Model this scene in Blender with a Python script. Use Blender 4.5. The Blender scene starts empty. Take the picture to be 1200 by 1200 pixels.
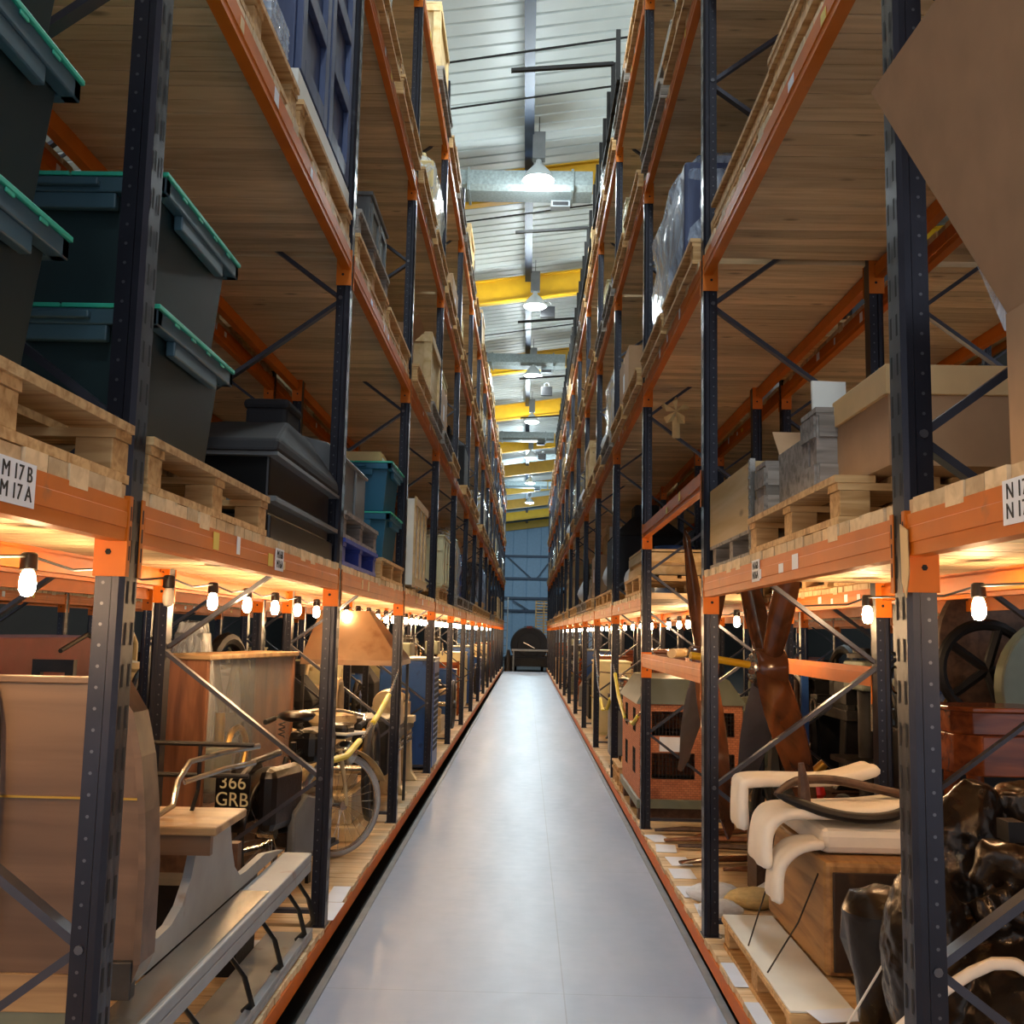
import bpy, bmesh, math, random
from mathutils import Vector, Matrix
R = random.Random(7)
SC = bpy.context.scene
COL = SC.collection
PI = math.pi

# ------------------------------------------------------------ materials
def srgb(h):
    v = [int(h[i:i+2], 16)/255 for i in (0, 2, 4)]
    return tuple((c/12.92 if c <= .04045 else ((c+.055)/1.055)**2.4) for c in v)+(1,)
def newmat(name):
    m = bpy.data.materials.new(name); m.use_nodes = True
    nt = m.node_tree; b = nt.nodes['Principled BSDF']
    return m, nt, b
def mat(name, hexc, rough=.55, metal=0, var=.12, scale=6, bump=0, stretch=(1, 1, 1), emit=None, es=0, island=0, spec=None, dirt=None):
    m, nt, b = newmat(name)
    c = srgb(hexc)
    N = nt.nodes; L = nt.links
    b.inputs['Roughness'].default_value = rough; b.inputs['Metallic'].default_value = metal
    if spec is not None: b.inputs['Specular IOR Level'].default_value = spec
    b.inputs['Base Color'].default_value = c
    if var or bump or island:
        tc = N.new('ShaderNodeTexCoord'); mp = N.new('ShaderNodeMapping'); mp.inputs['Scale'].default_value = stretch
        L.new(tc.outputs['Object'], mp.inputs[0])
        nz = N.new('ShaderNodeTexNoise'); nz.inputs['Scale'].default_value = scale; nz.inputs['Detail'].default_value = 4
        vec = mp.outputs[0]
        if island:
            gi = N.new('ShaderNodeNewGeometry'); ad = N.new('ShaderNodeVectorMath'); ad.operation = 'ADD'
            ml = N.new('ShaderNodeVectorMath'); ml.operation = 'SCALE'; ml.inputs[0].default_value = (13, 29, 7)
            L.new(gi.outputs['Random Per Island'], ml.inputs['Scale']); L.new(vec, ad.inputs[0]); L.new(ml.outputs[0], ad.inputs[1]); vec = ad.outputs[0]
        L.new(vec, nz.inputs['Vector'])
        mr = N.new('ShaderNodeMapRange'); mr.inputs[1].default_value = .3; mr.inputs[2].default_value = .7
        mr.inputs[3].default_value = 1-var*1.5; mr.inputs[4].default_value = 1+var*1.2
        L.new(nz.outputs[0], mr.inputs[0])
        fac = mr.outputs[0]
        if island:
            mi = N.new('ShaderNodeMapRange'); mi.inputs[3].default_value = 1-island; mi.inputs[4].default_value = 1+island
            L.new(gi.outputs['Random Per Island'], mi.inputs[0])
            mm = N.new('ShaderNodeMath'); mm.operation = 'MULTIPLY'; L.new(fac, mm.inputs[0]); L.new(mi.outputs[0], mm.inputs[1]); fac = mm.outputs[0]
        sc = N.new('ShaderNodeVectorMath'); sc.operation = 'SCALE'; sc.inputs[0].default_value = c[:3]
        L.new(fac, sc.inputs['Scale']); out = sc.outputs[0]
        if dirt:
            n2 = N.new('ShaderNodeTexNoise'); n2.inputs['Scale'].default_value = dirt[2]; n2.inputs['Detail'].default_value = 6
            L.new(tc.outputs['Object'], n2.inputs['Vector'])
            r2 = N.new('ShaderNodeMapRange'); r2.inputs[1].default_value = dirt[1]; r2.inputs[2].default_value = dirt[1]+.12
            L.new(n2.outputs[0], r2.inputs[0]); mx = N.new('ShaderNodeMixRGB'); mx.inputs[2].default_value = srgb(dirt[0])
            L.new(r2.outputs[0], mx.inputs[0]); L.new(out, mx.inputs[1]); out = mx.outputs[0]
        L.new(out, b.inputs['Base Color'])
        if bump:
            bp = N.new('ShaderNodeBump'); bp.inputs['Strength'].default_value = bump; bp.inputs['Distance'].default_value = .01
            L.new(nz.outputs[0], bp.inputs['Height']); L.new(bp.outputs[0], b.inputs['Normal'])
    if emit:
        b.inputs['Emission Color'].default_value = srgb(emit); b.inputs['Emission Strength'].default_value = es
    return m
def wood(name, c1, c2, axis=0, rough=.6, knots=True, island=.14, scale=5, bump=.15):
    """c1 light, c2 grain colour; axis = direction of the grain"""
    m, nt, b = newmat(name); N = nt.nodes; L = nt.links
    tc = N.new('ShaderNodeTexCoord'); gi = N.new('ShaderNodeNewGeometry')
    ad = N.new('ShaderNodeVectorMath'); ml = N.new('ShaderNodeVectorMath'); ml.operation = 'SCALE'; ml.inputs[0].default_value = (3.1, 7.7, 5.3)
    L.new(gi.outputs['Random Per Island'], ml.inputs['Scale']); L.new(tc.outputs['Object'], ad.inputs[0]); L.new(ml.outputs[0], ad.inputs[1])
    mp = N.new('ShaderNodeMapping'); s = [scale*4]*3; s[axis] = scale*.35; mp.inputs['Scale'].default_value = s
    L.new(ad.outputs[0], mp.inputs[0])
    nz = N.new('ShaderNodeTexNoise'); nz.inputs['Scale'].default_value = 1.6; nz.inputs['Detail'].default_value = 5; nz.inputs['Distortion'].default_value = .6
    L.new(mp.outputs[0], nz.inputs['Vector'])
    cr = N.new('ShaderNodeValToRGB'); cr.color_ramp.elements[0].position = .33; cr.color_ramp.elements[0].color = srgb(c2)
    cr.color_ramp.elements[1].position = .6; cr.color_ramp.elements[1].color = srgb(c1); L.new(nz.outputs[0], cr.inputs[0])
    out = cr.outputs[0]
    if knots:
        m2 = N.new('ShaderNodeMapping'); s = [7]*3; s[axis] = 2.6; m2.inputs['Scale'].default_value = s; L.new(ad.outputs[0], m2.inputs[0])
        vo = N.new('ShaderNodeTexVoronoi'); vo.inputs['Scale'].default_value = 1; L.new(m2.outputs[0], vo.inputs['Vector'])
        kr = N.new('ShaderNodeMapRange'); kr.inputs[1].default_value = .05; kr.inputs[2].default_value = .14; kr.inputs[3].default_value = .75; kr.inputs[4].default_value = 0
        L.new(vo.outputs['Distance'], kr.inputs[0]); mx = N.new('ShaderNodeMixRGB'); mx.inputs[2].default_value = [x*.3 for x in srgb(c2)[:3]]+[1]
        L.new(kr.outputs[0], mx.inputs[0]); L.new(out, mx.inputs[1]); out = mx.outputs[0]
    mi = N.new('ShaderNodeMapRange'); mi.inputs[3].default_value = 1-island; mi.inputs[4].default_value = 1+island; L.new(gi.outputs['Random Per Island'], mi.inputs[0])
    sc = N.new('ShaderNodeVectorMath'); sc.operation = 'SCALE'; L.new(out, sc.inputs[0]); L.new(mi.outputs[0], sc.inputs['Scale'])
    L.new(sc.outputs[0], b.inputs['Base Color']); b.inputs['Roughness'].default_value = rough
    if bump:
        bp = N.new('ShaderNodeBump'); bp.inputs['Strength'].default_value = bump; bp.inputs['Distance'].default_value = .004
        L.new(nz.outputs[0], bp.inputs['Height']); L.new(bp.outputs[0], b.inputs['Normal'])
    return m
def film(name, tint='e8eef2', alpha=.35, rough=.12):
    """thin polythene: mostly glossy with wrinkles, partly see-through"""
    m, nt, b = newmat(name); N = nt.nodes; L = nt.links
    b.inputs['Base Color'].default_value = srgb(tint); b.inputs['Roughness'].default_value = rough
    tc = N.new('ShaderNodeTexCoord'); nz = N.new('ShaderNodeTexNoise'); nz.inputs['Scale'].default_value = 7; nz.inputs['Detail'].default_value = 5; nz.inputs['Distortion'].default_value = 1.5
    mp = N.new('ShaderNodeMapping'); mp.inputs['Scale'].default_value = (1, 1, .35); L.new(tc.outputs['Object'], mp.inputs[0]); L.new(mp.outputs[0], nz.inputs['Vector'])
    bp = N.new('ShaderNodeBump'); bp.inputs['Strength'].default_value = 1; bp.inputs['Distance'].default_value = .06
    L.new(nz.outputs[0], bp.inputs['Height']); L.new(bp.outputs[0], b.inputs['Normal'])
    mr = N.new('ShaderNodeMapRange'); mr.inputs[1].default_value = .35; mr.inputs[2].default_value = .65; mr.inputs[3].default_value = alpha*.5; mr.inputs[4].default_value = min(1, alpha*1.7)
    L.new(nz.outputs[0], mr.inputs[0]); L.new(mr.outputs[0], b.inputs['Alpha'])
    return m

MT = dict(
 navy=mat('navy_paint', '25262f', .34, .55, .1, 12, dirt=('45454e', .66, 9)),
 slot=mat('slot_dark', '0b0b0e', .8, 0, 0),
 hole_bolt=mat('hole_light_bolt_steel', '5c5d62', .35, .8, 0),  # bolt heads, and disc colour standing in for light through post holes
 orange=mat('orange_paint', 'c2640a', .5, 0, .09, 5, spec=.3, dirt=('8c5a30', .68, 7)),
 brace=mat('brace_steel', '3a3c46', .38, .35, .1, 10),
 deck=wood('deck_pine', 'd6bb92', 'bfa37c', 0, .62, True, .2, 4),
 deckend=wood('deck_pine_side', 'd2ac74', 'b98c52', 0, .7, False, .12),
 pallet=wood('pallet_pine', 'cfa974', 'a67c48', 0, .75, True, .12, 5, .3),
 palletg=wood('pallet_grey', '9b938a', '6f6860', 0, .8, True, .12, 5, .3),
 palletb=mat('pallet_blue', '2a3f9e', .6, 0, .15, 10, .2, dirt=('9a8a78', .62, 8)),
 floor=None,
 kerb=mat('kerb_steel', '7b7f80', .45, .5, .12, 7),
 label=mat('paper_label', 'dfe3ea', .6, 0, .03),
 labelb=mat('blue_label', '7fb4d8', .6, 0, .03),
 tape=mat('buff_label', 'd9b57e', .6, 0, .06),
 yellowtape=mat('yellow_label', 'd9c052', .6, 0, .06),
 ink=mat('black_ink', '121212', .6, 0, 0),
 tote=mat('tote_plastic', '1f3336', .42, 0, .06, 3),
 toteb=mat('tote_blue_plastic', '1a5b78', .42, 0, .06, 3),
 teal=mat('teal_plastic', '35b596', .4, 0, .05),
 slate=mat('slate_plastic', '3d5a66', .4, 0, .05),
 card=mat('cardboard', 'b08c68', .8, 0, .05, 9),
 cardd=mat('cardboard_edge', '8a6238', .85, 0, .1, 60),
 cream=mat('cream_paint', 'd8cfa4', .5, 0, .06),
 white=mat('white_board', 'd9dad2', .6, 0, .04),
 foam=mat('cotton_padding', 'e2d8c8', .9, 0, .05, 6, .3),
 paper=mat('paper_white', 'd4dcea', .7, 0, .03),
 paperp=mat('paper_pink', 'e0b9a8', .7, 0, .03),
 black=mat('black_enamel', '101012', .3, 0, .1),
 blackm=mat('black_matt', '17171c', .8, 0, .12, 10, .2),
 rubber=mat('rubber', '151515', .75, 0, .1),
 chrome=mat('bright_steel', 'b5b2aa', .25, .9, .1),
 iron=mat('cast_iron', '3b3835', .5, .6, .2, 12, .2),
 ironb=mat('blackened_iron', '1e1c1c', .5, .5, .2, 12, .2),
 steelg=mat('grey_enamel', '6c7072', .45, .1, .1, 6),
 sage=mat('sage_enamel', '6f7565', .5, .1, .1, 6),
 creamm=mat('cream_enamel', 'c4b088', .4, .1, .12, 6, dirt=('7a5a3a', .62, 7)),
 copper=mat('tarnished_copper', '80654c', .42, .3, .1, 5, dirt=('6b4a30', .6, 5)),
 brass=mat('brass', 'b98d3c', .3, .9, .1),
 red=mat('red_paint', '6a1e18', .6, 0, .1),
 redb=mat('bright_red', 'c2281c', .35, 0, .05),
 green=mat('green_paint', '2d4a26', .4, 0, .1),
 bluep=mat('blue_paint', '1f4c8e', .35, .1, .08, dirt=('16305c', .6, 6)),
 yellow=mat('yellow_plastic', 'd0b800', .45, 0, 0),
 grey=mat('grey_panel', '8b8d90', .55, 0, .08, 5, .1),
 sledge=mat('grey_blue_paint', '8a9196', .55, 0, .1, 5, .15, dirt=('6a5138', .64, 6)),
 ply=wood('brown_plywood', '66503e', '4c3a2c', 0, .45, False, 0, 1.4, .1),
 plyrail=wood('tan_rail', 'a58860', '7c6040', 0, .5, False, 0, 2),
 oak=wood('oak_side', 'a67c48', '7a562e', 1, .6, False, 0, 3, .4),
 oakend=mat('oak_dark_end', '33210f', .6, 0, .45, 5, .4, dirt=('5a4020', .6, 6)),  # end face coloured much darker than the side
 mahog=wood('mahogany', '87451f', '5e2c14', 0, .22, False, .06, 2.5, .03),
 prop=wood('propeller_wood', '603a24', '45291a', 2, .14, False, 0, 1.2, .02),
 propg=mat('propeller_grey', '7a7471', .35, 0, .15, 4),
 timber=wood('red_timber', '8a5a3a', '643e26', 2, .5, False, 0, 3),
 tdark=wood('dark_timber', '52392a', '3a2416', 1, .6, False, .2, 3),
 brick=None, bronze=None,
 roofg=mat('roof_lead', '50564e', .5, .1, .08),
 leather=mat('black_leather', '141214', .28, 0, .1, 20, .2),
 cloth=mat('white_cloth', 'd2d6dc', .85, 0, .06, 8, .3),
 clothy=mat('cream_cloth', 'c9b480', .85, 0, .1, 8, .3),
 navyw=wood('navy_boards', '3c4a6e', '2c3858', 2, .5, False, .05, 2),
 film=film('polythene', 'e2eaf0', .33), filmb=film('polythene_blue', 'b9cbe4', .5),
 roof=mat('roof_sheet', 'b9c2c2', .5, 0, .03, 2),
 ryellow=mat('yellow_steel', 'c6960a', .5, 0, .05),
 duct=mat('galvanised', '7a8484', .45, .55, .15, 25),
 blackbar=mat('matt_black_bar', '060607', .85, 0, 0),
 plain=wood('plain_board', 'c9ae82', 'b3945f', 1, .7, True, .08, 1.6, .1),
 cable=mat('cable', '1c1c1e', .6, 0, 0),
 clad=mat('wall_cladding', '8fb0cc', .5, 0, .05),
 steeld=mat('dark_steel', '28384e', .5, .2, .08),
 wallside=mat('wall_side', '2a2724', .7, 0, .05),
 hot=mat('lit_bulb', 'ffffff', .4, 0, 0, emit='ffd29c', es=350),
 lamphot=mat('lit_lamp_glass', 'ffffff', .4, 0, 0, emit='eaf7ff', es=14),
 lampsh=mat('prismatic_shade', 'c8d0d2', .3, .1, 0),
 bulboff=mat('unlit_bulb', 'd9d2c0', .2, 0, 0),
 glass=None,
)
def mk_floor():
    m, nt, b = newmat('painted_floor'); N = nt.nodes; L = nt.links
    tc = N.new('ShaderNodeTexCoord'); nz = N.new('ShaderNodeTexNoise'); nz.inputs['Scale'].default_value = 1.3; nz.inputs['Detail'].default_value = 6
    mp = N.new('ShaderNodeMapping'); mp.inputs['Scale'].default_value = (2.5, .5, 1); L.new(tc.outputs['Object'], mp.inputs[0]); L.new(mp.outputs[0], nz.inputs['Vector'])
    cr = N.new('ShaderNodeValToRGB'); cr.color_ramp.elements[0].position = .3; cr.color_ramp.elements[0].color = srgb('8494ac')
    cr.color_ramp.elements[1].position = .7; cr.color_ramp.elements[1].color = srgb('94a3ba'); L.new(nz.outputs[0], cr.inputs[0])
    # joints along the length and every 3.2 m
    sp = N.new('ShaderNodeSeparateXYZ'); L.new(tc.outputs['Object'], sp.inputs[0])
    a = N.new('ShaderNodeMath'); a.operation = 'ADD'; a.inputs[1].default_value = -.2; L.new(sp.outputs[0], a.inputs[0])
    a2 = N.new('ShaderNodeMath'); a2.operation = 'ABSOLUTE'; L.new(a.outputs[0], a2.inputs[0])
    c1 = N.new('ShaderNodeMath'); c1.operation = 'LESS_THAN'; c1.inputs[1].default_value = .003; L.new(a2.outputs[0], c1.inputs[0])
    md = N.new('ShaderNodeMath'); md.operation = 'MODULO'; md.inputs[1].default_value = 2.4; L.new(sp.outputs[1], md.inputs[0])
    c2 = N.new('ShaderNodeMath'); c2.operation = 'LESS_THAN'; c2.inputs[1].default_value = .006; L.new(md.outputs[0], c2.inputs[0])
    mxx = N.new('ShaderNodeMath'); mxx.operation = 'MAXIMUM'; L.new(c1.outputs[0], mxx.inputs[0]); L.new(c2.outputs[0], mxx.inputs[1])
    sc = N.new('ShaderNodeMath'); sc.operation = 'MULTIPLY'; sc.inputs[1].default_value = .4; L.new(mxx.outputs[0], sc.inputs[0])
    mx = N.new('ShaderNodeMixRGB'); mx.inputs[2].default_value = srgb('60666a'); L.new(sc.outputs[0], mx.inputs[0]); L.new(cr.outputs[0], mx.inputs[1])
    L.new(mx.outputs[0], b.inputs['Base Color'])
    n2 = N.new('ShaderNodeTexNoise'); n2.inputs['Scale'].default_value = 9; n2.inputs['Detail'].default_value = 4; L.new(tc.outputs['Object'], n2.inputs['Vector'])
    r = N.new('ShaderNodeMapRange'); r.inputs[3].default_value = .3; r.inputs[4].default_value = .5; L.new(n2.outputs[0], r.inputs[0]); L.new(r.outputs[0], b.inputs['Roughness'])
    bp = N.new('ShaderNodeBump'); bp.inputs['Strength'].default_value = .12; bp.inputs['Distance'].default_value = .01; L.new(n2.outputs[0], bp.inputs['Height']); L.new(bp.outputs[0], b.inputs['Normal'])
    return m
MT['floor'] = mk_floor()
def mk_brick():
    m, nt, b = newmat('model_brick'); N = nt.nodes; L = nt.links
    tc = N.new('ShaderNodeTexCoord'); sp = N.new('ShaderNodeSeparateXYZ'); L.new(tc.outputs['Object'], sp.inputs[0])
    s = N.new('ShaderNodeMath'); L.new(sp.outputs[0], s.inputs[0]); L.new(sp.outputs[1], s.inputs[1])
    cb = N.new('ShaderNodeCombineXYZ'); L.new(s.outputs[0], cb.inputs[0]); L.new(sp.outputs[2], cb.inputs[1])
    br = N.new('ShaderNodeTexBrick'); br.inputs['Scale'].default_value = 14; br.inputs['Color1'].default_value = srgb('c27a52'); br.inputs['Color2'].default_value = srgb('ac6440'); br.inputs['Mortar'].default_value = srgb('6e4630')
    L.new(cb.outputs[0], br.inputs['Vector']); L.new(br.outputs[0], b.inputs['Base Color']); b.inputs['Roughness'].default_value = .7
    return m
MT['brick'] = mk_brick()
MT['bronze'] = mat('bronze_patina', '30271e', .26, .6, .35, 9, .8, dirt=('5e5848', .64, 26))
def mk_glass():
    m, nt, b = newmat('case_glass'); b.inputs['Base Color'].default_value = (.9, .95, .93, 1); b.inputs['Roughness'].default_value = .04
    b.inputs['Alpha'].default_value = .1
    return m
MT['glass'] = mk_glass()

# ------------------------------------------------------------ mesh building
class M:
    def __init__(s): s.v = []; s.f = []; s.mi = []; s.cur = 0
    def mtl(s, i): s.cur = i; return s
    def add(s, vs, fs, T=None):
        o = len(s.v)
        s.v += [tuple(T @ Vector(v)) if T else tuple(v) for v in vs]
        for f in fs: s.f.append([o+i for i in f]); s.mi.append(s.cur)
        return s
    def box(s, x0, x1, y0, y1, z0, z1, T=None):
        vs = [(x0, y0, z0), (x1, y0, z0), (x1, y1, z0), (x0, y1, z0), (x0, y0, z1), (x1, y0, z1), (x1, y1, z1), (x0, y1, z1)]
        if (x1-x0)*(y1-y0)*(z1-z0) < 0: fs = [(0, 1, 2, 3), (4, 7, 6, 5), (0, 4, 5, 1), (1, 5, 6, 2), (2, 6, 7, 3), (3, 7, 4, 0)]
        else: fs = [(0, 3, 2, 1), (4, 5, 6, 7), (0, 1, 5, 4), (1, 2, 6, 5), (2, 3, 7, 6), (3, 0, 4, 7)]
        return s.add(vs, fs, T)
    def cbox(s, c, d, T=None): return s.box(c[0]-d[0]/2, c[0]+d[0]/2, c[1]-d[1]/2, c[1]+d[1]/2, c[2]-d[2]/2, c[2]+d[2]/2, T)
    def taper(s, x0, x1, y0, y1, z0, z1, k):
        """box whose bottom is inset by k"""
        vs = [(x0+k, y0+k, z0), (x1-k, y0+k, z0), (x1-k, y1-k, z0), (x0+k, y1-k, z0), (x0, y0, z1), (x1, y0, z1), (x1, y1, z1), (x0, y1, z1)]
        return s.add(vs, [(0, 3, 2, 1), (4, 5, 6, 7), (0, 1, 5, 4), (1, 2, 6, 5), (2, 3, 7, 6), (3, 0, 4, 7)])
    def tube(s, pts, r, n=8, cap=True, closed=False, sq=None):
        pts = [Vector(p) for p in pts]; k = len(pts); rs = r if isinstance(r, (list, tuple)) else [r]*k
        o = len(s.v); up = None
        for i, p in enumerate(pts):
            if closed: d = pts[(i+1) % k]-pts[i-1]
            else: d = pts[min(i+1, k-1)]-pts[max(i-1, 0)]
            if d.length < 1e-9: d = Vector((0, 0, 1))
            d.normalize()
            if up is None:
                up = Vector((0, 0, 1)) if abs(d.z) < .9 else Vector((1, 0, 0))
            a = d.cross(up)
            if a.length < 1e-4: a = d.cross(Vector((0, 1, 0)))
            a.normalize(); b = a.cross(d).normalized(); up = b
            for j in range(n):
                t = 2*PI*j/n + (PI/4 if n == 4 else 0)
                ca, sa = math.cos(t), math.sin(t)
                if sq: ca *= sq[0]; sa *= sq[1]
                s.v.append(tuple(p+(a*ca+b*sa)*rs[i]))
        m = k if closed else k-1
        for i in range(m):
            for j in range(n):
                a0 = o+i*n+j; a1 = o+i*n+(j+1) % n; b0 = o+((i+1) % k)*n+j; b1 = o+((i+1) % k)*n+(j+1) % n
                s.f.append([a0, a1, b1, b0]); s.mi.append(s.cur)
        if cap and not closed:
            s.f.append([o+j for j in range(n)][::-1]); s.mi.append(s.cur)
            s.f.append([o+(k-1)*n+j for j in range(n)]); s.mi.append(s.cur)
        return s
    def cyl(s, p0, p1, r, n=16, r1=None): return s.tube([p0, p1], [r, r if r1 is None else r1], n)
    def bar(s, p0, p1, w, t=None):
        """rectangular bar"""
        t = t or w
        return s.tube([p0, p1], .7071, 4, sq=(w, t))
    def lathe(s, c, prof, n=20, axis='z'):
        o = len(s.v); k = len(prof)
        for (r, h) in prof:
            for j in range(n):
                t = 2*PI*j/n; a, b = r*math.cos(t), r*math.sin(t)
                p = {'z': (a, b, h), 'x': (h, a, b), 'y': (b, h, a)}[axis]
                s.v.append((c[0]+p[0], c[1]+p[1], c[2]+p[2]))
        for i in range(k-1):
            for j in range(n):
                s.f.append([o+i*n+j, o+i*n+(j+1) % n, o+(i+1)*n+(j+1) % n, o+(i+1)*n+j]); s.mi.append(s.cur)
        s.f.append([o+j for j in range(n)][::-1]); s.mi.append(s.cur)
        s.f.append([o+(k-1)*n+j for j in range(n)]); s.mi.append(s.cur)
        return s
    def prism(s, poly, h0, h1, plane='xy', T=None):
        """polygon in a plane extruded along the third axis"""
        def P(a, b, h): return {'xy': (a, b, h), 'xz': (a, h, b), 'yz': (h, a, b)}[plane]
        k = len(poly); vs = [P(a, b, h0) for a, b in poly]+[P(a, b, h1) for a, b in poly]
        fs = [list(range(k))[::-1], [k+i for i in range(k)]]+[[i, (i+1) % k, k+(i+1) % k, k+i] for i in range(k)]
        return s.add(vs, fs, T)
    def ring(s, c, R_, r, n=32, m=8, axis='x'):
        pts = []
        for i in range(n):
            t = 2*PI*i/n; a, b = R_*math.cos(t), R_*math.sin(t)
            pts.append(Vector(c)+Vector({'x': (0, a, b), 'y': (a, 0, b), 'z': (a, b, 0)}[axis]))
        return s.tube(pts, r, m, closed=True)
    def ell(s, c, rad, n=14, m=10, T=None, rough=0):
        vs = []; fs = []
        for i in range(1, m):
            ph = PI*i/m
            for j in range(n):
                t = 2*PI*j/n; q = 1+(R.random()-.5)*rough
                vs.append((c[0]+rad[0]*math.sin(ph)*math.cos(t)*q, c[1]+rad[1]*math.sin(ph)*math.sin(t)*q, c[2]+rad[2]*math.cos(ph)*q))
        top = len(vs); vs += [(c[0], c[1], c[2]+rad[2]), (c[0], c[1], c[2]-rad[2])]
        for j in range(n):
            fs.append((top, j, (j+1) % n)); fs.append((top+1, (m-2)*n+(j+1) % n, (m-2)*n+j))
            for i in range(m-2): fs.append((i*n+j, (i+1)*n+j, (i+1)*n+(j+1) % n, i*n+(j+1) % n))
        return s.add(vs, fs, T)
    def mesh(s, name, mats, smooth=False):
        me = bpy.data.meshes.new(name); me.from_pydata(s.v, [], s.f)
        for m in (mats if isinstance(mats, (list, tuple)) else [mats]): me.materials.append(MT[m] if isinstance(m, str) else m)
        if any(s.mi): me.polygons.foreach_set('material_index', s.mi)
        bm = bmesh.new(); bm.from_mesh(me); bmesh.ops.recalc_face_normals(bm, faces=bm.faces); bm.to_mesh(me); bm.free()
        if smooth:
            me.polygons.foreach_set('use_smooth', [True]*len(me.polygons))
            me.set_sharp_from_angle(angle=math.radians(38))
        me.update(); return me
    def obj(s, name, mats, parent=None, smooth=False, bevel=0, loc=(0, 0, 0), rot=(0, 0, 0)):
        o = bpy.data.objects.new(name, s.mesh(name, mats, smooth)); COL.objects.link(o)
        o.location = loc; o.rotation_euler = rot
        if parent: o.parent = parent
        if bevel:
            b = o.modifiers.new('bevel', 'BEVEL'); b.width = bevel; b.segments = 2; b.limit_method = 'ANGLE'; b.harden_normals = False
        return o
def thing(name, label='', cat='', loc=(0, 0, 0), rz=0, group=None):
    o = bpy.data.objects.new(name, None); COL.objects.link(o); o.empty_display_size = .1
    o.location = loc; o.rotation_euler = (0, 0, rz)
    o['label'] = label; o['category'] = cat
    if group: o['group'] = group
    return o
def tag(o, label, cat, group=None, kind=None):
    if label: o['label'] = label; o['category'] = cat
    if group: o['group'] = group
    if kind: o['kind'] = kind
    return o
def struct(o): o['kind'] = 'structure'; return o
def dup(o, parent=None):
    c = o.copy(); COL.objects.link(c)
    if parent: c.parent = parent
    for ch in KIDS.get(o.name) or []:
        dup(ch, c)
    return c
KIDS = {}
def kids(o):
    for ch in o.children: KIDS.setdefault(o.name, []).append(ch); kids(ch)
CACHE = {}
def inst(key, build, loc, label, cat=None, rz=0, group=None, scale=None):
    if key not in CACHE:
        r = build(); kids(r); CACHE[key] = r
    else: r = dup(CACHE[key])
    r.location = loc; r.rotation_euler = (0, 0, rz)
    if scale: r.scale = scale
    r['label'] = label
    if cat: r['category'] = cat
    if 'group' in r: del r['group']
    if group: r['group'] = group
    return r
def text(s, name, size, mat_, parent, loc, rot, align='CENTER', ext=.0006, sx=1.0):
    c = bpy.data.curves.new('t', 'FONT'); c.body = s; c.size = size; c.align_x = align; c.align_y = 'CENTER'; c.extrude = ext; c.space_line = .95
    t = bpy.data.objects.new('t', c); COL.objects.link(t); bpy.context.view_layer.update()
    me = bpy.data.meshes.new_from_object(t.evaluated_get(bpy.context.evaluated_depsgraph_get())); bpy.data.objects.remove(t)
    me.materials.clear(); me.materials.append(MT[mat_])
    o = bpy.data.objects.new(name, me); COL.objects.link(o); o.location = loc; o.rotation_euler = rot; o.scale = (sx, 1, 1)
    if parent: o.parent = parent
    return o
ORD = ['nearest', 'second', 'third', 'fourth', 'fifth', 'sixth', 'seventh', 'eighth', 'ninth', 'tenth', 'eleventh', 'twelfth', 'thirteenth', 'fourteenth', 'fifteenth', 'sixteenth', 'farthest']
SHELF = ['floor deck', 'first shelf', 'second shelf', 'third shelf', 'top shelf']
NB = 16
YF = lambda i: 2.5+2.8*i              # far frame of bay i (bay 0 is the one beside the camera)
XR, XL = .905, -.97                   # aisle faces of the right and left racks
DECKZ = .13
BEAMZ = [None, 1.80, 3.50, 5.20, 6.90]
TOPZ = [DECKZ, 1.938, 3.638, 5.338, 7.038]
# ------------------------------------------------------------ pallet racking
DEPTH = .945                          # outer face to outer face
def post_mesh(sg, h, back):
    """sg = +1: rack stands at +x of its aisle face"""
    f = -1 if back else 1
    prof = [(0, -.038), (0, .038), (.012, .0475), (.028, .0475), (.033, .041), (.072, .041), (.072, -.041), (.033, -.041), (.028, -.0475), (.012, -.0475)]
    m = M(); m.prism([(a*sg*f, b) for a, b in prof], .135, h)
    m.box(-.004*sg*f, .085*sg*f, -.055, .055, .13, .136)
    m.mtl(1)
    z = .25
    while z < h-.1:
        for v in (-.02, .02):
            x = -.0012*sg*f; m.add([(x, v-.006, z), (x, v+.006, z), (x, v+.006, z+.055), (x, v-.006, z+.055)], [(0, 1, 2, 3)])
        z += .1
    m.mtl(2); z = .2  # grey discs painted on as light showing through the side holes
    while z < h-.05:
        for sy in (-1, 1):
            y = .042*sy; m.add([((.052+.0045*math.cos(t*PI/3))*sg*f, y, z+.0045*math.sin(t*PI/3)) for t in range(6)], [range(6)])
        z += .05
    return m
def brace_mesh(sg, p0, p1, dy):
    m = M(); m.bar((p0[0]*sg, dy, p0[1]), (p1[0]*sg, dy, p1[1]), .042, .02)
    return m
def beam_mesh(sg, h=.1, front=True):
    f = 1 if front else -1
    m = M(); y0, y1 = -2.8+.048, -.048
    a = sg*f
    # box beam with a ledge on the inner side for the boards
    m.prism([(0, 0), (.045*a, 0), (.045*a, h-.03), (.03*a, h-.03), (.03*a, h), (0, h)], y0, y1, 'xz')
    m.prism([(-.003*a, h*.32), (0, h*.3), (0, h*.7), (-.003*a, h*.68)], y0+.01, y1-.01, 'xz')
    return m
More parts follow.
